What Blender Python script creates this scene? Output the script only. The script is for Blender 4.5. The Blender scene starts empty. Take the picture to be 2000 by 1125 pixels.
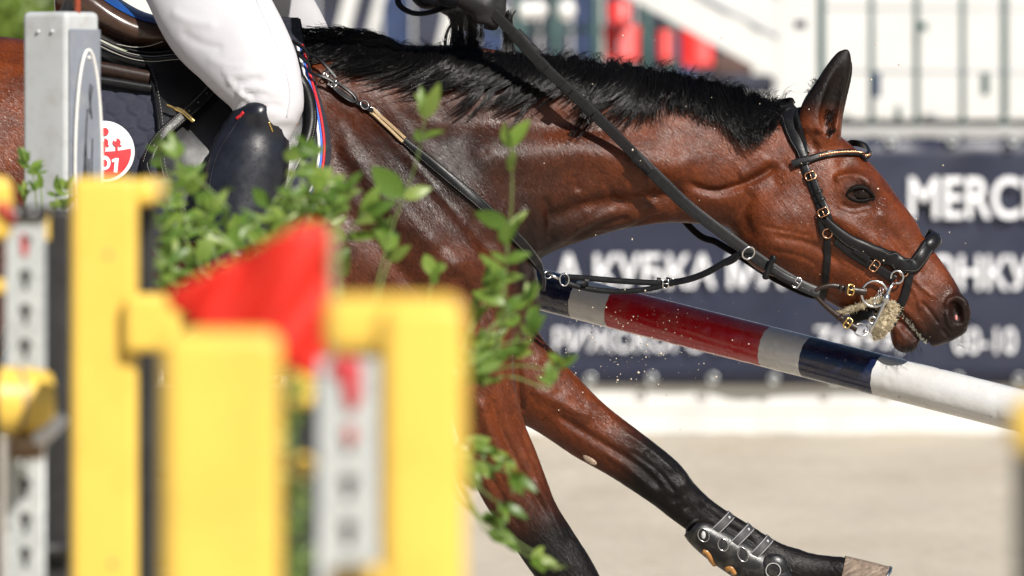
import bpy, bmesh, math, random, time
import numpy as np
from mathutils import Vector, Matrix
from mathutils.bvhtree import BVHTree
T0 = time.time()
SC = bpy.context.scene
COL = SC.collection
random.seed(7); RNG = np.random.default_rng(7)
# ---------------------------------------------------------------- camera
FPX = 12750.0          # focal length in pixels of the 2000 px wide photograph
CAMH, HOR = 1.5, 252.0 # eye height (m), horizon row
cam = bpy.data.cameras.new('camera'); camo = bpy.data.objects.new('camera', cam); COL.objects.link(camo)
cam.sensor_width = 36.0; cam.lens = 36.0*FPX/2000.0
cam.shift_y = -(562.5-HOR)/2000.0
camo.location = (0, 0, CAMH); camo.rotation_euler = (math.radians(90), 0, 0)
cam.clip_start = 0.5; cam.clip_end = 600
cam.dof.use_dof = True; cam.dof.focus_distance = 14.87; cam.dof.aperture_fstop = cam.lens/52.0
cam.dof.aperture_blades = 0
SC.camera = camo
# ---------------------------------------------------------------- light
SUN_AZ, SUN_EL = 28.0, 39.0   # azimuth to the right of the camera's back, elevation
a_, e_ = math.radians(SUN_AZ), math.radians(SUN_EL)
TOSUN = Vector((math.sin(a_)*math.cos(e_), -math.cos(a_)*math.cos(e_), math.sin(e_)))
sl = bpy.data.lights.new('sun', 'SUN'); sl.energy = 5.0; sl.angle = math.radians(0.55); sl.color = (1.0, 0.95, 0.88)
so = bpy.data.objects.new('sun', sl); COL.objects.link(so)
so.rotation_euler = (-TOSUN).to_track_quat('-Z', 'Y').to_euler(); so.location = (4, 0, 12)
W = bpy.data.worlds.new('World'); SC.world = W; W.use_nodes = True
nt = W.node_tree; bg = nt.nodes['Background']
sky = nt.nodes.new('ShaderNodeTexSky'); sky.sky_type = 'NISHITA'; sky.sun_disc = False
sky.sun_elevation = e_; sky.sun_rotation = math.radians(180-SUN_AZ)
nt.links.new(sky.outputs[0], bg.inputs[0]); bg.inputs[1].default_value = 0.05
SC.view_settings.view_transform = 'Standard'; SC.view_settings.look = 'None'
SC.view_settings.exposure = 0.36; SC.view_settings.gamma = 1.0
SC.cycles.use_denoising = True
SC.cycles.max_bounces = 6; SC.cycles.transparent_max_bounces = 4
# ---------------------------------------------------------------- helpers
def P(px, py, d=15.0):
    """point d metres in front of the camera seen at a photograph pixel"""
    return Vector(((px-1000.0)*d/FPX, d, CAMH+(HOR-py)*d/FPX))
def to_px(v):
    v = np.asarray(v); return 1000+v[..., 0]*FPX/v[..., 1], HOR-(v[..., 2]-CAMH)*FPX/v[..., 1]
def crom(pts, n):
    """Catmull-Rom resampling of rows, n samples over the whole list"""
    p = np.asarray(pts, float)
    if len(p) == 2:
        t = np.linspace(0, 1, n)[:, None]; return p[0]*(1-t)+p[1]*t
    q = np.vstack([2*p[0]-p[1], p, 2*p[-1]-p[-2]])
    u = np.linspace(0, len(p)-1, n); i = np.minimum(u.astype(int), len(p)-2); t = (u-i)[:, None]
    a, b, c, d = q[i], q[i+1], q[i+2], q[i+3]
    return 0.5*((2*b)+(c-a)*t+(2*a-5*b+4*c-d)*t**2+(3*b-3*c+d-a)*t**3)
def even(pts, n):
    """resample a polyline to n points evenly along its length"""
    p = np.asarray(pts, float); L = np.r_[0, np.cumsum(np.linalg.norm(np.diff(p, axis=0), axis=1))]
    t = np.linspace(0, L[-1], n); return np.stack([np.interp(t, L, p[:, k]) for k in range(p.shape[1])], 1)
def tag(o, label=None, cat=None, group=None, kind=None):
    if label: o['label'] = label
    if cat: o['category'] = cat
    if group: o['group'] = group
    if kind: o['kind'] = kind
    return o
def empty(name, loc, label=None, cat=None, group=None):
    o = bpy.data.objects.new(name, None); COL.objects.link(o); o.location = loc; o.empty_display_size = .1
    return tag(o, label, cat, group)
def mesh_obj(name, verts, faces, mat=None, parent=None, smooth=True, mats=None, fmat=None):
    me = bpy.data.meshes.new(name)
    if isinstance(verts, np.ndarray) and isinstance(faces, np.ndarray):
        k = faces.shape[1]
        me.vertices.add(len(verts)); me.vertices.foreach_set('co', verts.astype(np.float32).ravel())
        me.loops.add(faces.size); me.loops.foreach_set('vertex_index', faces.astype(np.int32).ravel())
        me.polygons.add(len(faces)); me.polygons.foreach_set('loop_start', np.arange(0, faces.size, k, dtype=np.int32))
        me.polygons.foreach_set('loop_total', np.full(len(faces), k, np.int32))
        me.update(calc_edges=True)
    else:
        me.from_pydata([tuple(v) for v in verts], [], [tuple(f) for f in faces]); me.update()
    for m in (mats or ([mat] if mat else [])): me.materials.append(m)
    if fmat is not None: me.polygons.foreach_set('material_index', np.asarray(fmat, np.int32))
    if smooth: me.polygons.foreach_set('use_smooth', np.ones(len(me.polygons), bool))
    o = bpy.data.objects.new(name, me); COL.objects.link(o)
    if parent is not None: adopt(o, parent)
    return o
def adopt(o, parent):
    """parent o keeping the world place (parents are only ever translated Empties or meshes at the origin)"""
    o.parent = parent
    w = Vector((0, 0, 0)); q = parent
    while q is not None: w += q.location; q = q.parent
    o.location = Vector(o.location)-w
    return o
class MB:
    """collects pieces of one part"""
    def __init__(s): s.v = []; s.f = []; s.m = []
    def add(s, v, f, m=0):
        b = len(s.v); s.v += [tuple(x) for x in v]; s.f += [tuple(i+b for i in q) for q in f]; s.m += [m]*len(f); return s
    def box(s, lo, hi, m=0):
        x0, y0, z0 = lo; x1, y1, z1 = hi
        return s.add([(x0,y0,z0),(x1,y0,z0),(x1,y1,z0),(x0,y1,z0),(x0,y0,z1),(x1,y0,z1),(x1,y1,z1),(x0,y1,z1)],
                     [(0,3,2,1),(4,5,6,7),(0,1,5,4),(1,2,6,5),(2,3,7,6),(3,0,4,7)], m)
    def tube(s, pts, r, n=8, closed=False, cap=True, m=0, flat=1.0, up=None):
        p = np.asarray(pts, float); N = len(p); r = np.broadcast_to(np.asarray(r, float), (N,))
        t = np.roll(p, -1, 0)-np.roll(p, 1, 0) if closed else np.gradient(p, axis=0)
        t /= np.linalg.norm(t, axis=1)[:, None]+1e-12
        ref = np.array(up if up is not None else (0.13, 0.97, 0.21)); a = np.cross(t, ref); a /= np.linalg.norm(a, axis=1)[:, None]+1e-12
        b = np.cross(t, a); ang = np.arange(n)*2*math.pi/n
        ring = p[:, None]+r[:, None, None]*(np.cos(ang)[None, :, None]*a[:, None]+flat*np.sin(ang)[None, :, None]*b[:, None])
        f = []
        for i in range(N if closed else N-1):
            j = (i+1) % N
            for k in range(n): l = (k+1) % n; f.append((i*n+k, i*n+l, j*n+l, j*n+k))
        if cap and not closed: f += [tuple(range(n-1, -1, -1)), tuple((N-1)*n+k for k in range(n))]
        return s.add(ring.reshape(-1, 3), f, m)
    def ring(s, c, ax, ay, r, rr, n=28, k=8, m=0, a0=0, a1=2*math.pi, ry=None):
        c, ax, ay = np.array(c), np.array(ax), np.array(ay); full = abs(a1-a0-2*math.pi) < 1e-6
        t = a0+(a1-a0)*np.arange(n)/(n if full else n-1)
        return s.tube(c+r*np.cos(t)[:, None]*ax+(ry or r)*np.sin(t)[:, None]*ay, rr, k, closed=full, m=m, up=np.cross(ax, ay))
    def strap(s, pts, nrm, width, th, m=0, crown=0.0, closed=False):
        """leather strap: rounded rectangle section swept along pts, nrm = outward normals; pts lie on its back"""
        p = np.asarray(pts, float); nr = np.asarray(nrm, float); nr = nr/(np.linalg.norm(nr, axis=1)[:, None]+1e-12)
        t = np.gradient(p, axis=0); t /= np.linalg.norm(t, axis=1)[:, None]+1e-12
        sd = np.cross(t, nr); sd /= np.linalg.norm(sd, axis=1)[:, None]+1e-12; nr = np.cross(sd, t)
        w = np.broadcast_to(np.asarray(width, float), (len(p),))[:, None]*.5; th = np.broadcast_to(np.asarray(th, float), (len(p),))[:, None]
        prof = [(-1, .0), (-1, .65), (-.86, .95), (-.4, 1+crown), (.4, 1+crown), (.86, .95), (1, .65), (1, .0)]
        ring = np.stack([p+sd*w*a+nr*th*b for a, b in prof], 1); n = len(prof); N = len(p); f = []
        for i in range(N-1):
            for k in range(n): l = (k+1) % n; f.append((i*n+k, (i+1)*n+k, (i+1)*n+l, i*n+l))
        f += [tuple(range(n)), tuple((N-1)*n+k for k in range(n-1, -1, -1))]
        return s.add(ring.reshape(-1, 3), f, m)
    def ball(s, c, r, nu=12, nv=8, m=0):
        r = np.broadcast_to(np.asarray(r, float), (3,)); v = [(c[0], c[1], c[2]-r[2])]; f = []
        for j in range(1, nv):
            th = math.pi*j/nv
            for i in range(nu): ph = 2*math.pi*i/nu; v.append((c[0]+r[0]*math.sin(th)*math.cos(ph), c[1]+r[1]*math.sin(th)*math.sin(ph), c[2]-r[2]*math.cos(th)))
        v.append((c[0], c[1], c[2]+r[2])); L = len(v)-1
        for i in range(nu):
            k = (i+1) % nu; f.append((0, 1+k, 1+i)); f.append((L, L-nu+i, L-nu+k))
            for j in range(nv-2): a = 1+j*nu; f.append((a+i, a+k, a+nu+k, a+nu+i))
        return s.add(v, f, m)
    def loft(s, rows, m=0, cap=True, closed=True):
        """rows: (N,n,3) rings"""
        R = np.asarray(rows, float); N, n = R.shape[:2]; f = []
        for i in range(N-1):
            for k in range(n if closed else n-1): l = (k+1) % n; f.append((i*n+k, i*n+l, (i+1)*n+l, (i+1)*n+k))
        if cap and closed: f += [tuple(range(n-1, -1, -1)), tuple((N-1)*n+k for k in range(n))]
        return s.add(R.reshape(-1, 3), f, m)
    def obj(s, name, mat, parent=None, smooth=True, bevel=0, seg=2, auto=None):
        mats = mat if isinstance(mat, (list, tuple)) else [mat]
        o = mesh_obj(name, s.v, s.f, mats=mats, parent=parent, smooth=smooth, fmat=s.m)
        bm = bmesh.new(); bm.from_mesh(o.data); bmesh.ops.recalc_face_normals(bm, faces=bm.faces); bm.to_mesh(o.data); bm.free()
        if bevel:
            b = o.modifiers.new('bevel', 'BEVEL'); b.width = bevel; b.segments = seg; b.limit_method = 'ANGLE'
            w = o.modifiers.new('wn', 'WEIGHTED_NORMAL'); w.keep_sharp = True
        elif smooth and auto is not None:
            me = o.data; sh = []
            bm = bmesh.new(); bm.from_mesh(me)
            for e in bm.edges: e.smooth = not (len(e.link_faces) == 2 and e.calc_face_angle(0) > math.radians(auto))
            bm.to_mesh(me); bm.free()
        return o
# ---------------------------------------------------------------- materials
MATS = {}
def new_mat(name):
    m = bpy.data.materials.new(name); m.use_nodes = True; MATS[name] = m
    return m, m.node_tree, m.node_tree.nodes['Principled BSDF']
def node(nt, typ, **kw):
    n = nt.nodes.new(typ)
    for k, v in kw.items():
        if k.startswith('i_'): n.inputs[k[2:].replace('_', ' ')].default_value = v
        elif k.startswith('n_'): n.inputs[int(k[2:])].default_value = v
        else: setattr(n, k, v)
    return n
def coords(nt, scale=(1, 1, 1), rot=(0, 0, 0)):
    tc = node(nt, 'ShaderNodeTexCoord'); src = tc.outputs['Object']
    for k, val in (('Rotation', rot), ('Scale', scale)):   # turn first, then stretch
        if k == 'Rotation' and not any(rot): continue
        mp = node(nt, 'ShaderNodeMapping'); mp.inputs[k].default_value = val; nt.links.new(src, mp.inputs['Vector']); src = mp.outputs[0]
    return src
def noise(nt, vec, scale, detail=4, rough=.55):
    n = node(nt, 'ShaderNodeTexNoise'); n.inputs['Scale'].default_value = scale; n.inputs['Detail'].default_value = detail; n.inputs['Roughness'].default_value = rough
    nt.links.new(vec, n.inputs['Vector']); return n.outputs[0]
def ramp(nt, fac, stops):
    r = node(nt, 'ShaderNodeValToRGB'); els = r.color_ramp.elements
    while len(els) < len(stops): els.new(.5)
    for e, (p, c) in zip(els, stops): e.position = p; e.color = (*c, 1) if len(c) == 3 else c
    nt.links.new(fac, r.inputs[0]); return r.outputs[0]
def mix(nt, fac, a, b, mode='MIX'):
    m = node(nt, 'ShaderNodeMix', data_type='RGBA', blend_type=mode)
    for sock, v in ((m.inputs[0], fac), (m.inputs[6], a), (m.inputs[7], b)):
        if isinstance(v, (int, float)): sock.default_value = v
        elif isinstance(v, tuple): sock.default_value = (*v, 1) if len(v) == 3 else v
        else: nt.links.new(v, sock)
    return m.outputs[2]
def bump(nt, bsdf, h, strength, dist=.002, prev=None):
    b = node(nt, 'ShaderNodeBump'); b.inputs['Strength'].default_value = strength; b.inputs['Distance'].default_value = dist
    nt.links.new(h, b.inputs['Height'])
    if prev is not None: nt.links.new(prev, b.inputs['Normal'])
    nt.links.new(b.outputs[0], bsdf.inputs['Normal']); return b.outputs[0]
def simple(name, c, rough=.5, metal=0, spec=.5, var=.25, vs=30, bs=.3, bscale=300, bd=.0006, dirt=None, **kw):
    """procedural material: base colour broken up by noise, roughness variation and fine relief"""
    m, nt, b = new_mat(name); v = coords(nt)
    n1 = noise(nt, v, vs, 5); lo = tuple(x*(1-var) for x in c); hi = tuple(min(1, x*(1+var)) for x in c)
    col = ramp(nt, n1, [(.3, lo), (.7, hi)])
    if dirt:
        dc, amt, ds = dirt; n3 = noise(nt, v, ds, 6, .65); f = ramp(nt, n3, [(.5, (0, 0, 0)), (.72, (amt, amt, amt))]); col = mix(nt, f, col, dc)
    nt.links.new(col, b.inputs['Base Color'])
    r = ramp(nt, noise(nt, v, vs*2.3, 4), [(.3, (rough*.8,)*3), (.7, (min(1, rough*1.2),)*3)]); nt.links.new(r, b.inputs['Roughness'])
    b.inputs['Metallic'].default_value = metal; b.inputs['Specular IOR Level'].default_value = spec
    if bs: bump(nt, b, noise(nt, v, bscale, 3), bs, bd)
    for k, x in kw.items(): b.inputs[k.replace('_', ' ')].default_value = x
    return m
# ================================================================ setting: sand, arena boards, pole
m_sand, nt, b = new_mat('sand'); v = coords(nt, (1, .35, 1))
n1 = noise(nt, v, 1.3, 6); n2 = noise(nt, v, 14, 6, .7)
c = ramp(nt, n1, [(.32, (.53, .44, .33)), (.5, (.66, .59, .475)), (.68, (.76, .66, .52))])
c = mix(nt, .5, c, ramp(nt, n2, [(.3, (.48, .42, .34)), (.7, (.70, .63, .52))])); nt.links.new(c, b.inputs['Base Color'])
b.inputs['Roughness'].default_value = .95; b.inputs['Specular IOR Level'].default_value = .15
bump(nt, b, noise(nt, coords(nt), 25, 8, .7), .8, .03)
def ground():
    # graded grid: hoof-churned relief where the picture looks, one sheet out to the horizon
    xs = np.r_[-400, -150, -60, -25, np.linspace(-10, 10, 160), 25, 60, 150, 400]; ys = np.r_[-60, -20, -5, np.linspace(4, 34, 240), 45, 80, 200, 560]
    X, Y = np.meshgrid(xs, ys); Z = np.zeros_like(X)
    r = np.random.default_rng(3)
    for _ in range(900):
        cx, cy, s = r.uniform(-10, 10), r.uniform(5, 33), r.uniform(.1, .3); A = r.uniform(-.03, .03)
        k = (np.abs(X-cx) < 3*s) & (np.abs(Y-cy) < 3*s); Z[k] += A*np.exp(-((X[k]-cx)**2+(Y[k]-cy)**2)/(s*s))
    Z[np.abs(X) > 9.8] = 0
    V = np.stack([X, Y, Z], -1).reshape(-1, 3); nx, ny = len(xs), len(ys); i = (np.arange(ny-1)[:, None]*nx+np.arange(nx-1)).ravel()
    o = mesh_obj('ground', V, np.stack([i, i+1, i+nx+1, i+nx], 1), m_sand); tag(o, 'pale beige sand of the riding arena', None, kind='structure')
ground()
m_white = simple('white_paint_board', (.60, .60, .58), .45, var=.06, vs=3, bs=.2, bscale=80, dirt=((.5, .46, .38), .35, 2.5))
m_navy = simple('navy_vinyl', (.014, .018, .041), .45, var=.2, vs=2, bs=.0)
m_print = simple('white_print', (.80, .81, .84), .45, var=.05, vs=5, bs=0)
m_steel = simple('galvanised_steel', (.50, .52, .52), .42, metal=.75, var=.25, vs=25, bs=.2, bscale=60)
m_grey = simple('grey_metal', (.36, .36, .36), .5, metal=.3, var=.1, vs=8, bs=0)
m_green = simple('green_paint', (.03, .075, .07), .4, var=.15, vs=6, bs=0)
m_black = simple('black_plastic', (.012, .012, .013), .45, var=.3, vs=20, bs=.3)
DB = 32.0
def banner():
    root = empty('banner_fence', (0, DB, 0), 'navy sponsor banner with white lettering laced along the white arena boards', 'banner')
    x0, x1 = -6.0, 6.0
    # cloth with soft folds
    nx, nz = 200, 14; X, Z = np.meshgrid(np.linspace(x0, x1, nx), np.linspace(.249, 1.455, nz))
    Y = DB + .012*np.sin(X*2.1+Z*1.7) + .012*np.sin(X*5.3-Z*4) + .02*np.exp(-((X-1.55-.9*(Z-.9))/.10)**2) - .02*np.exp(-((X-1.75-.9*(Z-.9))/.1)**2)
    i = (np.arange(nz-1)[:, None]*nx+np.arange(nx-1)).ravel()
    o = mesh_obj('cloth', np.stack([X, Y, Z], -1).reshape(-1, 3), np.stack([i, i+1, i+nx+1, i+nx], 1), m_navy, root)
    s = o.modifiers.new('t', 'SOLIDIFY'); s.thickness = .002; s.offset = 1
    k = DB/FPX
    def text(body, px, py, hpx, w=None, bold=.0):
        cu = bpy.data.curves.new('lettering', 'FONT'); cu.body = body; cu.size = 1; cu.offset = bold; cu.extrude = .002; cu.align_x = 'LEFT'
        t = bpy.data.objects.new('lettering', cu); COL.objects.link(t)
        dg = bpy.context.evaluated_depsgraph_get(); me = bpy.data.meshes.new_from_object(t.evaluated_get(dg)); bpy.data.objects.remove(t)
        co = np.array([q.co for q in me.vertices]); lo, hi = co.min(0), co.max(0)
        sx = (w*k)/(hi[0]-lo[0]) if w else hpx*k/.72; sz = hpx*k/(hi[1]-lo[1])
        bx = P(px, py, DB); V = np.stack([bx.x+(co[:, 0]-lo[0])*sx, np.full(len(co), DB-.036)+co[:, 2]*.5, bx.z+(co[:, 1]-lo[1])*sz], 1)
        for q, p in zip(me.vertices, V): q.co = p
        me.materials.append(m_print); ob = bpy.data.objects.new('lettering', me); COL.objects.link(ob); adopt(ob, root)
    text('MERCE', 1775, 427, 82, 262, .012)
    text('А КУБКА МА', 1086, 562, 66, 446, .014)
    text('ОНКУ', 1816, 566, 68, 196, .014)
    text('рижского во'.upper(), 1082, 686, 46, 380, .006)
    text('7(495)', 1592, 690, 52, 178, .006)
    text('00-10', 1862, 690, 50, 122, .006)
    mb = None
    for row_py, off in ((274, 1740), (739, 1272)):
        for j in range(-24, 25):
            px = off+j*119.5
            if px < -350 or px > 2350: continue
            g = MB(); c = P(px, row_py, DB); g.ring((c.x, DB-.035, c.z), (1, 0, 0), (0, 0, 1), .021, .007, 14, 6); g.obj('grommet', m_steel, root)
    return root
banner()
def boards():
    for j in range(-3, 3):
        x0 = j*2.4+.4; root = empty('arena_board', (x0+1.2, DB+.06, 0), 'white timber board at the foot of the navy banner', 'board', 'white boards along the sand')
        for z0, z1, t in ((.0, .105, 0), (.112, .30, .012)):
            MB().box((x0+.004, DB+.05+t, z0), (x0+2.396, DB+.09+t, z1)).obj('plank', m_white, root, smooth=False, bevel=.006)
        MB().box((x0+.02, DB+.10, 0), (x0+.10, DB+.16, 1.5)).obj('post', m_white, root, smooth=False, bevel=.006)
    r = empty('top_rail', (0, DB+.05, 1.46), 'grey metal rail above the banner', 'rail')
    MB().box((-6, DB+.0, 1.462), (6, DB+.08, 1.515)).obj('bar', m_grey, r, smooth=False, bevel=.008)
boards()
# ---- falling striped pole
m_pole, nt, b = new_mat('striped_gloss_paint')
at = node(nt, 'ShaderNodeAttribute', attribute_name='along'); v = coords(nt)
cr = node(nt, 'ShaderNodeValToRGB'); cr.color_ramp.interpolation = 'CONSTANT'
L_POLE = 3.2
A_, B_ = P(560, 440, 15.85), P(2230, 862, 14.75)
AX = (B_-A_).normalized()
def t_at(px):
    # parameter (0..1) along the pole of the point seen at column px
    lo, hi = 0., 1.
    for _ in range(50):
        mid = (lo+hi)/2; q = A_+(B_-A_)*mid
        if 1000+q.x*FPX/q.y < px: lo = mid
        else: hi = mid
    return lo
RED, WHT, NVY = (.42, .006, .012), (.60, .60, .595), (.006, .012, .045)
stops = [(0, WHT), (t_at(700), RED), (t_at(960), WHT), (t_at(1010), NVY), (t_at(1131), WHT), (t_at(1203), RED), (t_at(1499), WHT), (t_at(1580), NVY), (t_at(1716), WHT), (t_at(2110), RED)]
els = cr.color_ramp.elements
while len(els) < len(stops): els.new(.5)
for e, (p, cc) in zip(els, stops): e.position = p; e.color = (*cc, 1)
# slightly ragged paint edges, scuffs and chips
wob = node(nt, 'ShaderNodeMath', operation='MULTIPLY_ADD'); nz = noise(nt, v, 60, 4); nt.links.new(nz, wob.inputs[0]); wob.inputs[1].default_value = .0035; nt.links.new(at.outputs['Fac'], wob.inputs[2])
nt.links.new(wob.outputs[0], cr.inputs[0])
vs_ = coords(nt, (1, 1, 1))
chip = ramp(nt, noise(nt, vs_, 55, 6, .7), [(.66, (0, 0, 0)), (.70, (1, 1, 1))])
col = mix(nt, chip, cr.outputs[0], (.30, .27, .23), 'MIX')
grime = ramp(nt, noise(nt, v, 9, 6, .65), [(.45, (0, 0, 0)), (.8, (.35, .35, .35))]); col = mix(nt, grime, col, (.34, .30, .24))
nt.links.new(col, b.inputs['Base Color'])
nt.links.new(ramp(nt, noise(nt, v, 40, 5), [(.3, (.12, .12, .12)), (.75, (.38, .38, .38))]), b.inputs['Roughness'])
b.inputs['Coat Weight'].default_value = .6; b.inputs['Coat Roughness'].default_value = .06
bb = bump(nt, b, noise(nt, v, 90, 5, .6), .35, .002); bump(nt, b, chip, .4, -.002, bb)
def pole():
    N, n = 400, 40; t = np.linspace(0, 1, N); ax = np.array(AX); s1 = np.cross(ax, (0, 0, 1)); s1 /= np.linalg.norm(s1); s2 = np.cross(s1, ax)
    ang = np.arange(n)*2*np.pi/n; r0 = .0485
    g = np.random.default_rng(5); R = np.full((N, n), r0)
    for _ in range(260):  # dents and scrapes from hooves
        a, tt, w, wt, dpt = g.uniform(0, 2*np.pi), g.uniform(0, 1), g.uniform(.05, .22), g.uniform(.0012, .005), g.uniform(.0004, .0022)
        da = (ang-a+np.pi) % (2*np.pi)-np.pi; R -= dpt*np.exp(-((t-tt)[:, None]/wt)**2-(da[None]/w)**2)
    for e in (0, N-1): R[e] *= .93
    c = np.array(A_)+np.array(B_-A_)*t[:, None]
    V = c[:, None]+R[..., None]*(np.cos(ang)[None, :, None]*s1+np.sin(ang)[None, :, None]*s2)
    mb = MB().loft(V); o = mb.obj('jump_pole', m_pole)
    a = o.data.attributes.new('along', 'FLOAT', 'POINT'); a.data.foreach_set('value', np.repeat(t, n).astype(np.float32))
    tag(o, 'knocked round pole striped white, red and navy, tilting below the horse head', 'pole')
pole()
# ================================================================ implicit modelling of the animal
def dense(secs, n=90, d=15.0):
    """secs rows: top x,y  bottom x,y (photograph pixels), half width m, egg, lateral offset"""
    S = np.array([list(s)+[0]*(7-len(s)) for s in secs], float); S = crom(S, n)
    k = d/FPX
    tp = np.stack([(S[:, 0]-1000)*k, CAMH+(HOR-S[:, 1])*k], 1); bt = np.stack([(S[:, 2]-1000)*k, CAMH+(HOR-S[:, 3])*k], 1)
    return (tp+bt)/2, np.linalg.norm(tp-bt, axis=1)/2, S[:, 4], S[:, 5], S[:, 6], tp-bt
class Field:
    def __init__(s, xs, ys, zs):
        s.x, s.y, s.z = (np.asarray(a, np.float32) for a in (xs, ys, zs)); s.f = np.full((len(xs), len(ys), len(zs)), .3, np.float32)
    def rng(s, a, lo, hi): return slice(max(0, np.searchsorted(a, lo)-1), min(len(a), np.searchsorted(a, hi)+1))
    def put(s, sl, g, k, sub):
        f = s.f[sl]
        if sub: # smooth subtraction
            h = np.clip(.5-.5*(f+g)/k, 0, 1); s.f[sl] = f*(1-h)-g*h+k*h*(1-h)
        else:
            h = np.clip(.5+.5*(f-g)/k, 0, 1); s.f[sl] = f*(1-h)+g*h-k*h*(1-h)
    def loft(s, secs, k=.03, d=15.0, cap=(.05, .05), n=90, p=2.0, sub=False, yc=0.0, upright=False):
        C, H, Wd, E, Y0, up = dense(secs, n, d); Y0 = Y0+yc
        m = k+.02; R = max(H.max(), 0)+m
        sx = s.rng(s.x, C[:, 0].min()-R, C[:, 0].max()+R); sz = s.rng(s.z, C[:, 1].min()-R, C[:, 1].max()+R)
        sy = s.rng(s.y, 15+(Y0-1.5*Wd).min()-m, 15+(Y0+1.5*Wd).max()+m) if not sub else s.rng(s.y, 15+(Y0-Wd).min()-m, 15+(Y0+Wd).max()+m)
        X, Z = np.meshgrid(s.x[sx], s.z[sz], indexing='ij'); q = np.stack([X.ravel(), Z.ravel()], 1)
        best = np.full(len(q), 1e9); bi = np.zeros(len(q), int); bt = np.zeros(len(q))
        if upright:  # sections stand vertically: place along the spine follows from x alone
            u = np.interp(q[:, 0], C[:, 0], np.arange(len(C))); bi = np.minimum(u.astype(int), len(C)-2); bt = u-bi
        for i in range(0 if upright else len(C)-1):
            a, bb = C[i], C[i+1]; ab = bb-a; L = ab@ab
            if L < 1e-12: continue
            t = np.clip(((q-a)@ab)/L, 0, 1); dd = ((q-a-t[:, None]*ab)**2).sum(1); w = dd < best
            best[w] = dd[w]; bi[w] = i; bt[w] = t[w]
        g = lambda A: A[bi]*(1-bt)+A[bi+1]*bt
        tan = np.gradient(C, axis=0); tan /= np.linalg.norm(tan, axis=1)[:, None]; nor = np.stack([-tan[:, 1], tan[:, 0]], 1)
        if upright: nor = np.stack([np.zeros(len(C)), np.ones(len(C))], 1)
        sg = np.sign((nor*up).sum(1)).mean(); nor = nor*(1 if sg >= 0 else -1)
        c = np.stack([g(C[:, 0]), g(C[:, 1])], 1); nr = np.stack([g(nor[:, 0]), g(nor[:, 1])], 1); h = g(H); w = g(Wd); e = g(E); y0 = g(Y0)
        r = q-c; nn = (r*nr).sum(1); o = r-nn[:, None]*nr; ov = np.linalg.norm(o, axis=1)
        cl = np.where(bi < len(C)/2, cap[0], cap[1]); ov = ov*h/cl
        na = np.sqrt(nn**2+ov**2)
        wf = np.maximum(w*(1+e*np.clip(nn/h, -1.1, 1.1)), .004)
        sh = X.shape; na, h, wf, y0 = (A.reshape(sh)[:, None, :].astype(np.float32) for A in (na, h, wf, y0))
        Y = (s.y[sy]-15)[None, :, None]; yy = np.abs(Y-y0)
        if p == 2.0:
            k0 = np.sqrt((na/h)**2+(yy/wf)**2)
        else: k0 = ((na/h)**p+(yy/wf)**p)**(1/p)
        k1 = np.sqrt((na/h**2)**2+(yy/wf**2)**2)
        G = (k0*(k0-1)/np.maximum(k1, 1e-4)).astype(np.float32)
        s.put((sx, sy, sz), G, k, sub)
    def ell(s, c, r, k=.02, sub=False, rot=0.0):
        """ellipsoid, rot = turn in the picture plane (radians, clockwise)"""
        R = max(r)+k+.02; sx, sy, sz = s.rng(s.x, c[0]-R, c[0]+R), s.rng(s.y, c[1]-R, c[1]+R), s.rng(s.z, c[2]-R, c[2]+R)
        X, Y, Z = np.meshgrid(s.x[sx]-c[0], s.y[sy]-c[1], s.z[sz]-c[2], indexing='ij')
        if rot: ca, sa = math.cos(rot), math.sin(rot); X, Z = X*ca-Z*sa, X*sa+Z*ca
        k0 = np.sqrt((X/r[0])**2+(Y/r[1])**2+(Z/r[2])**2); k1 = np.sqrt((X/r[0]**2)**2+(Y/r[1]**2)**2+(Z/r[2]**2)**2)
        s.put((sx, sy, sz), (k0*(k0-1)/np.maximum(k1, 1e-4)).astype(np.float32), k, sub)
    def cone(s, a, b_, ra, rb, k=.01):
        """round cone between two points"""
        a, b_ = np.array(a, float), np.array(b_, float); R = max(ra, rb)+k+.02; lo, hi = np.minimum(a, b_)-R, np.maximum(a, b_)+R
        sx, sy, sz = s.rng(s.x, lo[0], hi[0]), s.rng(s.y, lo[1], hi[1]), s.rng(s.z, lo[2], hi[2])
        X, Y, Z = np.meshgrid(s.x[sx]-a[0], s.y[sy]-a[1], s.z[sz]-a[2], indexing='ij'); ab = b_-a; L = ab@ab
        t = np.clip((X*ab[0]+Y*ab[1]+Z*ab[2])/L, 0, 1)
        G = np.sqrt((X-t*ab[0])**2+(Y-t*ab[1])**2+(Z-t*ab[2])**2)-(ra+(rb-ra)*t)
        s.put((sx, sy, sz), G.astype(np.float32), k, False)
    def mesh(s):
        """surface nets on the rectilinear grid"""
        f = s.f; ins = f < 0
        n = f.shape; c = np.zeros(tuple(k-1 for k in n), np.int8)
        for i in (0, 1):
            for j in (0, 1):
                for k in (0, 1): c += ins[i:n[0]-1+i, j:n[1]-1+j, k:n[2]-1+k]
        act = (c > 0) & (c < 8); idx = np.argwhere(act); num = np.full(act.shape, -1, np.int32); num[act] = np.arange(len(idx))
        off = np.array([(i, j, k) for i in (0, 1) for j in (0, 1) for k in (0, 1)])
        val = np.stack([f[idx[:, 0]+o[0], idx[:, 1]+o[1], idx[:, 2]+o[2]] for o in off], 1)
        acc = np.zeros((len(idx), 3)); cnt = np.zeros(len(idx))
        for a in range(8):
            for bb in range(a+1, 8):
                if np.abs(off[a]-off[bb]).sum() != 1: continue
                va, vb = val[:, a], val[:, bb]; m = (va < 0) != (vb < 0); t = va[m]/(va[m]-vb[m])
                acc[m] += off[a]+(off[bb]-off[a])*t[:, None]; cnt[m] += 1
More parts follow.
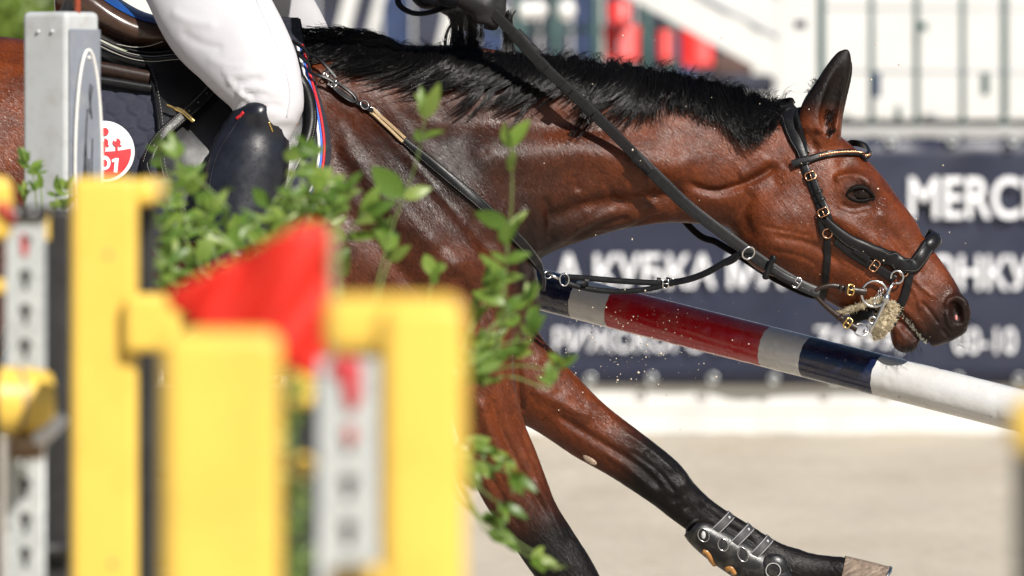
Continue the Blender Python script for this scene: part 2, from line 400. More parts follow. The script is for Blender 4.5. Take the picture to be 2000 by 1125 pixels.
        loc = acc/cnt[:, None]; V = np.empty((len(idx), 3))
        for ax, A in enumerate((s.x, s.y, s.z)): A = A.astype(float); V[:, ax] = A[idx[:, ax]]+(A[idx[:, ax]+1]-A[idx[:, ax]])*loc[:, ax]
        Fs = []
        for ax in range(3):
            u, w = [(1, 2), (2, 0), (0, 1)][ax]
            sl0 = [slice(1, n[q]-1) for q in range(3)]; sl1 = list(sl0); sl0[ax] = slice(0, n[ax]-1); sl1[ax] = slice(1, n[ax])
            A, B = ins[tuple(sl0)], ins[tuple(sl1)]
            for flip, M in ((False, A & ~B), (True, ~A & B)):
                e = np.argwhere(M)
                if not len(e): continue
                for q in range(3):
                    if q != ax: e[:, q] += 1
                def cell(du, dw):
                    g = e.copy(); g[:, u] -= du; g[:, w] -= dw; return num[g[:, 0], g[:, 1], g[:, 2]]
                qd = np.stack([cell(1, 1), cell(0, 1), cell(0, 0), cell(1, 0)], 1)
                Fs.append(qd[:, ::-1] if flip else qd)
        return V, np.vstack(Fs)
def vnormals(V, F):
    n = np.zeros_like(V); fn = np.cross(V[F[:, 2]]-V[F[:, 0]], V[F[:, 3]]-V[F[:, 1]])
    for k in range(4): np.add.at(n, F[:, k], fn)
    return n/(np.linalg.norm(n, axis=1)[:, None]+1e-12)
def relax(V, F, it=2, lam=.5):
    e = np.vstack([F[:, [0, 1]], F[:, [1, 2]], F[:, [2, 3]], F[:, [3, 0]]]); N = len(V)
    deg = np.bincount(e[:, 0], minlength=N)+np.bincount(e[:, 1], minlength=N)
    for _ in range(it):
        a = np.stack([np.bincount(e[:, 0], V[e[:, 1], k], N)+np.bincount(e[:, 1], V[e[:, 0], k], N) for k in range(3)], 1)
        V = V+lam*(a/np.maximum(deg, 1)[:, None]-V)
    return V
def seg_dist(px, py, line):
    """distance of picture points to a polyline, and the fraction along it"""
    line = np.asarray(line, float); best = np.full(px.shape, 1e9); fr = np.zeros(px.shape); n = len(line)-1
    for i in range(n):
        a, b_ = line[i], line[i+1]; ab = b_-a; t = np.clip(((px-a[0])*ab[0]+(py-a[1])*ab[1])/(ab@ab+1e-9), 0, 1)
        d = np.hypot(px-a[0]-t*ab[0], py-a[1]-t*ab[1]); m = d < best; best[m] = d[m]; fr[m] = (i+t[m])/n
    return best, fr
# -------- grid: fine round the head, coarse behind
def axis(parts):
    out = [parts[0][0]]
    for a, b_, st in parts: out += list(np.linspace(a, b_, max(2, int(round((b_-a)/st))+1))[1:])
    return np.array(out)
wx = lambda px: (px-1000)/850.; wz = lambda py: CAMH+(HOR-py)/850.
gx = axis([(wx(-380), wx(560), .010), (wx(560), wx(1300), .0055), (wx(1300), wx(1500), .0042), (wx(1500), wx(1915), .0031)])
gy = 15+axis([(-.36, -.135, .0065), (-.135, .135, .0042), (.135, .36, .0075)])
gz = axis([(wz(1560), wz(1200), .008), (wz(1200), wz(720), .005), (wz(720), wz(85), .0036), (wz(85), wz(40), .005)])
HF = Field(gx, gy, gz)
t1 = time.time()
HF.loft([(-345,270,-345,420,.10), (-290,160,-290,600,.22,.0), (-150,82,-150,660,.29,-.05), (10,72,10,640,.28,-.05), (150,100,150,660,.295,-.05), (300,118,300,700,.31,-.05), (450,108,450,730,.30,-.1),
         (585,70,585,735,.265,-.25), (700,100,700,740,.25,-.25), (830,190,830,735,.24,-.15), (940,330,940,720,.215,-.05), (1010,470,1010,690,.165), (1036,530,1036,640,.12)], k=.03, cap=(.05, .022), upright=True)
HF.loft([(590,85,790,640,.20,-.45), (700,100,930,610,.185,-.42), (830,110,1062,528,.155,-.38), (950,116,1112,487,.13,-.32), (1080,122,1185,461,.112,-.30), (1200,136,1255,443,.10,-.28), (1300,152,1315,437,.094,-.25),
         (1400,178,1372,438,.088,-.2), (1480,198,1425,440,.082,-.1), (1525,212,1470,430,.075)], k=.06, cap=(.05, .03))
HF.loft([(1552,208,1440,345,.070), (1610,238,1448,425,.088), (1668,288,1497,503,.100,.05), (1722,345,1552,552,.101,.08), (1768,402,1602,578,.088,.05), (1808,455,1652,600,.071,.0), (1842,508,1704,606,.060),
         (1868,552,1748,622,.056), (1884,592,1785,658,.054), (1884,630,1812,684,.047)], k=.03, cap=(.04, .014), p=2.3)
HF.ell((wx(1528), 15, wz(440)), (.112, .106, .118), k=.03)
HF.loft([(1600,520,1570,562,.05), (1660,560,1640,600,.045), (1716,596,1690,624,.038), (1758,625,1735,646,.036), (1788,648,1745,676,.038), (1800,662,1768,682,.034)], k=.006, cap=(.03, .010))
for sy in (-1, 1):
    HF.ell((wx(1668), 15+sy*.080, wz(366)), (.042, .026, .032), k=.025)
    HF.ell((wx(1868), 15+sy*.036, wz(606)), (.030, .022, .042), k=.015, rot=-.25)
    # ear with hollow turned outwards and forwards
    ex, ey = (0, 0) if sy < 0 else (7, 12)
    HF.ell((wx(1598), 15+sy*.058, wz(250)), (.046, .030, .040), k=.03, rot=.6)
    HF.loft([(1558+ex,232+ey,1634+ex,268+ey,.036), (1568+ex,194+ey,1637+ex,234+ey,.033), (1593+ex,156+ey,1646+ex,190+ey,.026), (1616+ex,121+ey,1655+ex,150+ey,.018), (1634+ex,100+ey,1659+ex,120+ey,.011), (1647+ex,95+ey,1657+ex,104+ey,.006)], k=.012, cap=(.02, .004), yc=sy*.055)
    HF.loft([(1600+ex,255+ey,1625+ex,262+ey,.008), (1597+ex,225+ey,1633+ex,236+ey,.020), (1606+ex,190+ey,1643+ex,201+ey,.022), (1622+ex,150+ey,1654+ex,160+ey,.016), (1640+ex,118+ey,1660+ex,124+ey,.008)], k=.005, cap=(.008, .006), yc=sy*.080, sub=True)
    HF.ell((wx(1865), 15+sy*.062, wz(609)), (.0155, .026, .033), k=.005, sub=True, rot=-.3)
# near fore leg, almost straight down; far fore leg reaching forward
HF.loft([(950,470,760,600,.085), (985,620,835,730,.085), (1000,735,880,810,.080), (1014,805,908,885,.066), (1040,868,928,945,.055), (1063,925,950,990,.048), (1087,985,985,1040,.044), (1122,1042,1020,1092,.042), (1165,1112,1062,1150,.044),
         (1192,1175,1090,1212,.043), (1208,1230,1128,1252,.034), (1238,1330,1166,1346,.028), (1272,1400,1188,1416,.034), (1300,1440,1228,1462,.028), (1330,1472,1238,1500,.046)], k=.035, d=14.84, cap=(.06, .01), yc=-.155)
HF.loft([(1000,560,850,690,.085), (1040,636,930,765,.085), (1086,690,985,808,.078), (1126,733,1040,838,.068), (1198,806,1100,872,.055), (1262,853,1182,922,.047), (1325,903,1256,972,.044), (1364,952,1296,1000,.045),
         (1407,992,1342,1033,.036), (1472,1032,1405,1082,.029), (1535,1068,1475,1122,.030), (1585,1083,1525,1146,.036), (1622,1087,1592,1140,.029), (1652,1087,1640,1142,.036)], k=.03, d=15.16, cap=(.06, .008), yc=.155)
for sy in (-1, 1):
    q = 0 if sy < 0 else -60
    HF.loft([(60,420,-300,420,.12), (20,620,-235,640,.11), (-40+q,800,-195+q,760,.075), (-160+q,980,-270+q,920,.05), (-205+q,1050,-305+q,1030,.045), (-212+q,1250,-276+q,1250,.03), (-182+q,1380,-258+q,1400,.035), (-135+q,1450,-228+q,1480,.045)], k=.05, cap=(.06, .01), yc=sy*.15)
HV, HQ = HF.mesh(); HV = relax(HV, HQ, 4, .5)
print('horse verts', len(HV), 'time', time.time()-t1)
# -------- muscle, bone and vein relief pressed into the surface (same on both sides of the animal)
def sculpt(V, F, strokes, lo=None, hi=None):
    px, py = to_px(V); N = vnormals(V, F); out = np.zeros(len(V)); sd = np.clip((np.abs(N[:, 1])-.12)/.4, 0, 1)
    for st in strokes:
        line, w, amp = st[:3]; gate = st[3] if len(st) > 3 else None
        l = np.atleast_2d(np.array(line, float)); m = (px > l[:, 0].min()-3*w) & (px < l[:, 0].max()+3*w) & (py > l[:, 1].min()-3*w) & (py < l[:, 1].max()+3*w)
        if gate == 'near': m &= V[:, 1] < 14.98
        if gate == 'far': m &= V[:, 1] > 15.02
        i = np.nonzero(m)[0]
        if not len(i): continue
        if len(l) == 1: d = np.hypot(px[i]-l[0, 0], py[i]-l[0, 1]); tp = 1
        else:
            if len(l) > 2: l = crom(l, 6*len(l))
            d, fr = seg_dist(px[i], py[i], l); tp = np.clip(np.minimum(fr, 1-fr)/.15, 0, 1); tp = tp*tp*(3-2*tp)
        out[i] += amp*tp*np.exp(-(d/w)**2)*(sd[i] if gate != 'all' else 1)
    return V+N*out[:, None]
ST = [
 # face
 ([(1590,412),(1640,428),(1690,462),(1745,505)], 13, .006), ([(1650,322)], 17, -.008), ([(1626,354),(1652,343),(1684,349),(1704,370)], 7, .007), ([(1678,378)], 13, -.010),
 ([(1640,398),(1668,407),(1702,398)], 5, -.004), ([(1628,405),(1664,418),(1700,412)], 4, -.0025), ([(1700,380),(1712,398),(1716,420)], 6, -.003),
 ([(1330,352),(1390,374),(1440,364),(1490,340),(1522,318)], 9, -.011), ([(1470,372),(1452,415),(1470,470)], 12, -.005), ([(1500,300),(1470,330),(1440,345)], 14, .005),
 ([(1500,462),(1560,470),(1610,490),(1650,524)], 8, -.004), ([(1480,440),(1540,452),(1590,462)], 4, -.0018), ([(1500,488),(1560,500),(1600,520)], 5, -.002),
 ([(1716,425),(1768,490),(1808,548)], 11, -.005), ([(1700,452),(1728,490),(1748,530),(1752,560)], 3.5, .003), ([(1735,470),(1765,520),(1800,560),(1830,585)], 4, .0028),
 ([(1765,545),(1790,575),(1800,610)], 4, .002), ([(1846,602),(1852,588),(1868,581),(1884,590),(1890,608)], 5, .005), ([(1848,606),(1852,628),(1862,645)], 4, .004),
 ([(1796,586),(1820,612),(1834,634)], 3, -.0035), ([(1836,640),(1850,655),(1856,668)], 4, -.003), ([(1736,588),(1764,614),(1790,645),(1812,676),(1824,694)], 4, -.009, 'all'),
 ([(1752,590),(1785,622),(1810,655)], 7, .003), ([(1760,640),(1775,650),(1790,665)], 4, -.002), ([(1750,650),(1765,668)], 3, -.0015),
 ([(1600,255),(1585,275),(1600,300)], 8, -.004), ([(1620,215),(1612,245)], 6, -.003),
 # neck
 ([(1050,440),(1150,405),(1260,392),(1345,372)], 20, -.012), ([(900,300),(1000,305),(1120,298),(1260,318),(1400,330)], 38, .012), ([(760,165),(850,225),(960,232),(1100,240),(1300,250)], 28, -.008),
 ([(1110,472),(1180,440),(1232,424)], 5, -.005), ([(1090,486),(1140,462),(1190,452)], 4, -.003), ([(1200,456),(1262,432),(1310,420)], 4, -.004), ([(1120,450),(1170,425),(1210,412)], 5, .003), ([(1240,440),(1290,425)], 3, -.002),
 ([(1180,350),(1200,390),(1230,410)], 7, -.003), ([(1260,330),(1270,370),(1285,400)], 6, -.003), ([(1120,340),(1130,375)], 7, -.003), ([(1060,380),(1075,430),(1070,480)], 9, -.005), ([(1020,400),(1040,450),(1050,500)], 8, .004),
 # shoulder
 ([(630,195),(720,320),(820,450),(940,570)], 30, .014), ([(700,170),(800,290),(900,410),(1000,520)], 24, -.014), ([(650,390),(740,480),(860,620)], 22, -.008), ([(720,225)], 55, -.008), ([(655,270),(720,360),(800,470)], 12, .004),
 ([(700,150),(640,140),(610,150)], 22, .006), ([(1000,500),(1020,560),(1010,620)], 16, -.006), ([(880,520),(930,600),(960,680)], 18, -.008),
 # near fore leg
 ([(952,760),(985,850),(1030,940),(1080,1020)], 9, -.007, 'near'), ([(930,770),(965,860),(1005,950)], 12, .007, 'near'), ([(995,790),(1030,870),(1060,940)], 6, -.004, 'near'), ([(1040,930),(1070,990),(1105,1065)], 5, .005, 'near'), ([(1060,930),(1092,995),(1125,1060)], 4, -.004, 'near'), ([(940,900),(980,970),(1020,1040)], 7, -.004, 'near'),
 # far fore leg
 ([(1070,800),(1150,850),(1240,905),(1300,960)], 8, -.006, 'far'), ([(1210,840),(1270,880),(1330,935)], 6, .004, 'far'), ([(1180,880),(1240,925),(1290,970)], 6, .004, 'far'), ([(1225,875),(1285,920),(1320,965)], 4, -.004, 'far'),
 ([(1335,945)], 14, .006, 'far'), ([(1318,975)], 10, -.005, 'far'), ([(1360,980),(1420,1025),(1480,1065)], 6, -.005, 'far'), ([(1040,760),(1100,790),(1160,820)], 12, .005, 'far'), ([(1010,700),(1012,760),(1020,810)], 7, -.006, 'far'), ([(1330,1000),(1360,1020)], 8, .004, 'far'),
]
ST = [(s_[0], s_[1], s_[2]*(1.45 if 560 < s_[0][0][0] < 1300 and s_[0][0][1] < 720 else 1.15), *s_[3:]) for s_ in ST]
rg = np.random.default_rng(11)
for _ in range(420):
    w = rg.choice([8, 14, 26]); ST.append(([(rg.uniform(560, 1560), rg.uniform(80, 720))], w, rg.normal()*(.0009 if w < 10 else .0013 if w < 20 else .0022)))
for _ in range(120):
    w = rg.choice([5, 8, 12]); ST.append(([(rg.uniform(1480, 1890), rg.uniform(240, 690))], w, rg.normal()*.0007))
for _ in range(90):
    w = rg.choice([5, 9]); x = rg.uniform(940, 1560); y = 640+(x-940)*.72+rg.normal()*60; ST.append(([(x, y)], w, rg.normal()*.0012))
HV = sculpt(HV, HQ, ST)
HN = vnormals(HV, HQ)
HBVH = BVHTree.FromPolygons([tuple(v) for v in HV.tolist()], HQ.tolist())
CAMP = Vector((0, 0, CAMH))
def hit(px, py, miss=15.0):
    """where the camera ray through a pixel meets the horse: point, normal"""
    dr = P(px, py, 1.0)-CAMP; loc, nor, _, _ = HBVH.ray_cast(CAMP, dr.normalized())
    if loc is None: return P(px, py, miss), Vector((0, -1, 0)), False
    if nor.dot(dr) > 0: nor = -nor
    return loc, nor, True
def on_horse(path, n, off=.004, smooth=6):
    """resample a pixel path and lay it on the hide: points, normals"""
    q = even(crom(path, 12*len(path)), n); pt = []; nr = []
    for x, y in q:
        l, m, ok = hit(x, y, None or 15.0); pt.append(l); nr.append(m if ok else None)
    for i in range(n):   # rays that miss take the nearest hit's depth
        if nr[i] is None:
            j = min((k for k in range(n) if nr[k] is not None), key=lambda k: abs(k-i), default=None)
            if j is None: nr[i] = Vector((0, -1, 0)); continue
            pt[i] = P(q[i][0], q[i][1], pt[j].y); nr[i] = Vector(nr[j])
    pt = np.array(pt); nr = np.array(nr)
    for _ in range(smooth):
        nr[1:-1] = (nr[:-2]+2*nr[1:-1]+nr[2:])/4
        pt[1:-1] = (pt[:-2]+2*pt[1:-1]+pt[2:])/4
    nr /= np.linalg.norm(nr, axis=1)[:, None]
    return pt+nr*off, nr
# -------- bay colouring: real pigment (black points, sooty topline, redder face and flank)
px, py = to_px(HV)
def sm(a, b_, x): t = np.clip((x-a)/(b_-a), 0, 1); return t*t*(3-2*t)
near = HV[:, 1] < 15.0
# distance down each fore leg
dn = (px-960)*.43+(py-760)*.90; df = (px-1000)*.80+(py-700)*.60
legn = sm(130, 320, dn)*((py > 700) & near & (px < 1400)); legf = sm(190, 330, df+np.clip((px-1000)*.2-(py-700)*.3, -60, 60))*((py > 640) & ~near & (px > 1040))
leg = np.maximum(legn, legf); leg = np.maximum(leg, sm(760, 960, py)*(px < 300))
muz = sm(0, 75, (px-1735)*.62+(py-560)*.62-38)*(px > 1700)
eard = sm(262, 190, py)*(px > 1540)*(px < 1680)*.98
rim = np.clip(1-np.abs(HV[:, 1]-15)/.03, 0, 1)*sm(300, 140, py)*(px < 1560)*.8    # dark line of the crest
eyed = .9*np.exp(-(((px-1681)/34)**2+((py-378)/24)**2)**2)
black = np.clip(np.maximum.reduce([leg, muz*.93, eard, rim, eyed]), 0, 1)
sooty = np.exp(-((px-840)/320)**2-((py-330)/210)**2)
sooty = np.clip(sooty*1.05+.9*np.exp(-((px-1045)/60)**2-((py-560)/130)**2)+.5*np.exp(-((px-1180)/150)**2-((py-455)/40)**2), 0, 1)
def hide_attrs(o, idx=None):
    for nm, a in (('black', black), ('sooty', sooty)):
        at = o.data.attributes.new(nm, 'FLOAT', 'POINT'); at.data.foreach_set('value', (a if idx is None else a[idx]).astype(np.float32))
def hide_mat(name, hair):
    m, nt, b = new_mat(name); v = coords(nt)
    ab = node(nt, 'ShaderNodeAttribute', attribute_name='black'); as_ = node(nt, 'ShaderNodeAttribute', attribute_name='sooty')
    red = ramp(nt, noise(nt, v, 16, 5, .6), [(.3, (.070, .0140, .0033)), (.7, (.165, .0365, .0080))])
    dark = ramp(nt, noise(nt, v, 20, 5, .6), [(.3, (.0080, .0029, .0019)), (.7, (.028, .0086, .0043))])
    c = mix(nt, as_.outputs['Fac'], red, dark)
    jit = node(nt, 'ShaderNodeMath', operation='MULTIPLY_ADD'); nt.links.new(noise(nt, v, 90, 4, .7), jit.inputs[0]); jit.inputs[1].default_value = .5; jit.inputs[2].default_value = -.25
    ad = node(nt, 'ShaderNodeMath', operation='ADD', use_clamp=True); nt.links.new(ab.outputs['Fac'], ad.inputs[0])
    j2 = node(nt, 'ShaderNodeMath', operation='MULTIPLY'); nt.links.new(jit.outputs[0], j2.inputs[0])
    hat = node(nt, 'ShaderNodeMath', operation='PINGPONG'); nt.links.new(ab.outputs['Fac'], hat.inputs[0]); hat.inputs[1].default_value = .5
    nt.links.new(hat.outputs[0], j2.inputs[1]); j3 = node(nt, 'ShaderNodeMath', operation='MULTIPLY'); nt.links.new(j2.outputs[0], j3.inputs[0]); j3.inputs[1].default_value = 2.5
    nt.links.new(j3.outputs[0], ad.inputs[1])
    vv0 = coords(nt, (110, 200, 330), (0, math.radians(-50), 0)); st_ = ramp(nt, noise(nt, vv0, 1.0, 5, .7), [(.30, (.68, .68, .68)), (.70, (1.32, 1.32, 1.32))])
    c = mix(nt, ad.outputs[0], c, (.007, .006, .006)); c = mix(nt, 1.0, c, st_, 'MULTIPLY')
    if hair: ar_ = node(nt, 'ShaderNodeAttribute', attribute_name='tone'); c = mix(nt, 1.0, c, ramp(nt, ar_.outputs['Fac'], [(0, (.6, .6, .6)), (1, (1.6, 1.55, 1.5))]), 'MULTIPLY')
    nt.links.new(c, b.inputs['Base Color'])
    rr_ = mix(nt, .5, ramp(nt, noise(nt, v, 60, 5), [(.3, (.28, .28, .28)), (.7, (.52, .52, .52))]), ramp(nt, noise(nt, v, 9, 5, .65), [(.36, (.20, .20, .20)), (.64, (.56, .56, .56))])); nt.links.new(rr_, b.inputs['Roughness'])
    sp_ = mix(nt, ad.outputs[0], (.40, .40, .40), (.20, .20, .20)); nt.links.new(sp_, b.inputs['Specular IOR Level'])
    b.inputs['Sheen Weight'].default_value = .0; b.inputs['Sheen Roughness'].default_value = .4; b.inputs['Sheen Tint'].default_value = (.9, .75, .68, 1)
    # coat grain: fine streaks running back and down
    vv = coords(nt, (150, 260, 420), (0, math.radians(-50), 0)); h1 = noise(nt, vv, 1.0, 5, .65)
    v2 = coords(nt, (22, 50, 90), (0, math.radians(-50), 0)); h2 = noise(nt, v2, 1.0, 3)
    if not hair: b1 = bump(nt, b, h1, .60, .0024); bump(nt, b, h2, .38, .006, b1)
    return m
m_hide = hide_mat('bay_hide', False); m_hair = hide_mat('bay_coat_hair', True)
horse = mesh_obj('horse', HV, HQ, m_hide); hide_attrs(horse)
tag(horse, 'bay horse with black mane and legs, ridden past the striped pole', 'horse')
print('sculpted', time.time()-T0)
# -------- short coat hair lying along the flow of the coat
def coat(nh):
    r = np.random.default_rng(21); T = np.vstack([HQ[:, [0, 1, 2]], HQ[:, [0, 2, 3]]])
    A, B, C = HV[T[:, 0]], HV[T[:, 1]], HV[T[:, 2]]; fn = np.cross(B-A, C-A); ar = np.linalg.norm(fn, axis=1); fn /= ar[:, None]+1e-12
    x, y = to_px((A+B+C)/3); wt = ar*np.where(fn[:, 1] < .2, 1, .1)*((x > -60) & (y < 1180))*np.where((x < 600) & (x > 60) & (y < 560), .15, 1)*np.where((x > 1480) & (y < 720), 1.6, 1.0)*np.where((x < 900) & (y > 600), .3, 1)
    pick = r.choice(len(T), nh, p=wt/wt.sum()); u, v = r.random(nh), r.random(nh); s = u+v > 1; u[s], v[s] = 1-u[s], 1-v[s]
    rt = A[pick]+(B-A)[pick]*u[:, None]+(C-A)[pick]*v[:, None]; N = HN[T[pick, 0]]*(1-u-v)[:, None]+HN[T[pick, 1]]*u[:, None]+HN[T[pick, 2]]*v[:, None]; N /= np.linalg.norm(N, axis=1)[:, None]
    x, y = to_px(rt); ang = np.where(x > 1480, math.radians(205), math.radians(-48))+.35*np.sin(x/130+y/90)+.3*np.sin(x/47-y/61)
    ang = np.where((y > 690) & (rt[:, 1] < 15), math.radians(-63), np.where(y > 690, math.radians(-40), ang))
    fl = np.stack([np.cos(ang), np.zeros(nh), np.sin(ang)], 1)+r.normal(0, .22, (nh, 3)); fl -= (fl*N).sum(1)[:, None]*N; fl /= np.linalg.norm(fl, axis=1)[:, None]
    L = r.uniform(.006, .013, nh)*np.where(x > 1480, .5, 1); tip = rt+fl*L[:, None]+N*(L*r.uniform(.03, .13, nh))[:, None]; sd = np.cross(N, fl)*r.uniform(.00018, .00036, nh)[:, None]; root = rt+N*.0002
    V = np.empty((nh, 3, 3)); V[:, 0] = root+sd; V[:, 1] = root-sd; V[:, 2] = tip
    o = mesh_obj('coat_hair', V.reshape(-1, 3), np.arange(nh*3).reshape(-1, 3), m_hair, horse); hide_attrs(o, np.repeat(T[pick, 0], 3))
    at = o.data.attributes.new('tone', 'FLOAT', 'POINT'); at.data.foreach_set('value', np.repeat(r.random(nh), 3).astype(np.float32))
    nn = N+r.normal(0, .13, (nh, 3))+fl*.10; nn /= np.linalg.norm(nn, axis=1)[:, None]; o.data.normals_split_custom_set_from_vertices(np.repeat(nn, 3, 0).astype(np.float32)); o['kind'] = 'stuff'
coat(300000)
print('coat', time.time()-T0)
# ================================================================ horse: eye, hooves, mane, whiskers
m_eye, nt, b = new_mat('dark_eye'); nt.links.new(ramp(nt, noise(nt, coords(nt), 60, 3), [(.3, (.004, .003, .003)), (.7, (.018, .009, .006))]), b.inputs['Base Color']); b.inputs['Roughness'].default_value = .04; b.inputs['Specular IOR Level'].default_value = .25
m_lid = simple('eyelid_skin', (.005, .004, .0035), .6, spec=.1, var=.3, vs=200, bs=.4, bscale=600)
m_hoof, nt, b = new_mat('worn_hoof_horn'); v = coords(nt, (1, 1, 1)); n_ = noise(nt, coords(nt, (25, 60, 110), (0, .5, 0)), 1.5, 6, .7)
nt.links.new(ramp(nt, n_, [(.25, (.04, .03, .022)), (.5, (.17, .125, .092)), (.75, (.34, .27, .21))]), b.inputs['Base Color']); b.inputs['Roughness'].default_value = .75; bump(nt, b, n_, .9, .003)
m_horn = simple('chestnut_horn', (.30, .22, .16), .8, var=.5, vs=150, bs=1, bscale=250, bd=.003)
m_pink = simple('nostril_skin', (.45, .16, .15), .35, var=.3, vs=90)
m_foam = simple('saliva_foam', (.66, .67, .58), .18, var=.25, vs=160, bs=.8, bscale=260, bd=.003, dirt=((.25, .2, .1), .6, 60))
m_steelbar = simple('polished_steel', (.62, .62, .62), .22, metal=1, var=.12, vs=40, bs=.15, bscale=120)
def eye():
    l, n, _ = hit(1680, 378); n = Vector((-.05, -1, .12)).normalized(); c = l+Vector((.0005, .0085, .0005))
    e = MB().ball((0, 0, 0), (.0265, .0190, .0175), 28, 18).obj('eyeball', m_eye, None); e.location = c; adopt(e, horse)
    ce = MB().ball((0, 0, 0), (.0265, .0190, .0175), 16, 10).obj('eyeball', m_eye, None); ce.location = Vector((c.x, 30-c.y, c.z)); adopt(ce, horse)
    for nm, pts, r in (('upper_eyelid', [(1653,381),(1661,371),(1674,366),(1688,367),(1700,376),(1709,388)], [.002,.0042,.0058,.0056,.0042,.002]),
                       ('lower_eyelid', [(1653,381),(1664,389),(1678,392.5),(1692,391),(1701,389),(1709,388)], [.002,.0032,.0040,.0038,.003,.002])):
        q = crom(np.c_[np.array(pts, float), r], 26); V = []
        for x, y, rr in q:
            h_, _, _ = hit(x, y); dd = math.hypot((x-1680)/27, (y-378)/17); V.append(P(x, y, min(h_.y, c.y-.0185*math.sqrt(max(0, 1-min(dd, .98)**2)))-.0005))
        MB().tube(V, q[:, 2], 10).obj(nm, m_lid, horse)
eye()
def hoof(pairs, d, yc, w):
    # horn capsule: D-shaped section growing to the toe, with a steel shoe under it
    S = np.array(pairs, float); C, H, Wd, E, Y0, up = dense([(*r, w_) for r, w_ in zip(S, w)], 12, d); rows = []
    for c, u, wd in zip(C, up, Wd):
        a = np.linspace(0, 2*np.pi, 24, endpoint=False); ca, sa = np.cos(a), np.sin(a)
        rows.append(np.stack([c[0]+u[0]/2*ca, np.full(24, 15+yc)+wd*np.sign(sa)*np.abs(sa)**.8, c[1]+u[1]/2*ca], 1))
    o = MB().loft(rows).obj('hoof', m_hoof, horse, auto=50)
    a = rows[-1]; n_ = np.cross(a[6]-a[0], a[12]-a[0]); n_ = n_/np.linalg.norm(n_); dirn = C[-1]-C[-2]; dv = np.array([dirn[0], 0, dirn[1]]); dv /= np.linalg.norm(dv)
    cc = a.mean(0); ring = cc+(a-cc)*.93+dv*.004
    MB().tube(ring[[i for i in range(24) if i not in (11, 12, 13)]][np.r_[13:21, 0:13] if False else np.r_[0:21]], .0055, 6).obj('horseshoe', m_steelbar, o)
hoof([(1651,1085,1637,1146), (1690,1094,1662,1160), (1737,1106,1694,1176)], 15.16, .155, [.038, .045, .052])
hoof([(1332,1470,1236,1500), (1372,1512,1248,1532), (1395,1530,1252,1545)], 14.84, -.155, [.047, .055, .060])
for q, sy in ((0, -1), (-60, 1)): hoof([(-133+q,1446,-230+q,1482), (-98+q,1492,-222+q,1518), (-80+q,1512,-220+q,1532)], 15.0, sy*.15, [.046, .053, .057])
# callus inside the far fore leg
l, n, _ = hit(1152, 897)
cb = MB().ball((0, 0, 0), (.020, .007, .010), 14, 8).obj('chestnut_callus', m_horn, None); cb.rotation_euler = (0, math.radians(38), 0); cb.location = l+Vector((0, .001, 0)); adopt(cb, horse)
l, n, _ = hit(1869, 622)
nb = MB().ball((0, 0, 0), (.004, .004, .009), 10, 8).obj('nostril_lining', m_pink, None); nb.location = l+Vector((-.002, .001, 0)); adopt(nb, horse)
# foam along the lips
def foam():
    r = np.random.default_rng(6); q = even(crom([(1744,597),(1764,616),(1784,640),(1800,660),(1812,677)], 60), 60); mb = MB()
    for i in range(130):
        x, y = q[r.integers(0, 60)]+r.normal(0, 2.0, 2); l, n_, ok = hit(x, y)
        if ok: mb.ball(np.array(l), r.uniform(.0005, .0015, 3)*np.array((1.6, .8, 1.6))*(1.7 if y > 650 else 1), 7, 5)
    mb.obj('lip_foam', m_foam, horse)['kind'] = 'stuff'
foam()
# -------- strands
def strand_mesh(paths, r0, r1):
    """paths (S,K,3) -> three-sided tapering tubes"""
    S, K, _ = paths.shape; t = np.gradient(paths, axis=1); t /= np.linalg.norm(t, axis=2)[..., None]+1e-12
    a = np.cross(t, np.array((.21, .9, .38))); a /= np.linalg.norm(a, axis=2)[..., None]+1e-12; b_ = np.cross(t, a)
    r = (r0+(r1-r0)*np.linspace(0, 1, K)**1.5)[None, :, None]; V = np.empty((S, K, 3, 3))
    for k in range(3): V[:, :, k] = paths+r*(math.cos(2.0944*k)*a+math.sin(2.0944*k)*b_)
    i = np.arange(S*K).reshape(S, K)[:, :-1].ravel(); F = []
    for k in range(3): l = (k+1) % 3; F.append(np.stack([i*3+k, i*3+l, (i+1)*3+l, (i+1)*3+k], 1))
    return V.reshape(-1, 3), np.vstack(F)
m_mane, nt, b = new_mat('black_mane_hair'); v = coords(nt)
nt.links.new(ramp(nt, noise(nt, v, 12, 3), [(.3, (.0018, .0016, .0018)), (.75, (.005, .0043, .0042))]), b.inputs['Base Color'])
b.inputs['Roughness'].default_value = .26; b.inputs['Specular IOR Level'].default_value = .3
CREST = np.array([(540,62),(590,82),(640,92),(700,100),(830,110),(950,116),(1080,122),(1200,136),(1300,152),(1400,178),(1480,199),(1540,208)], float)
def cresty(x): return np.interp(x, CREST[:, 0], CREST[:, 1])
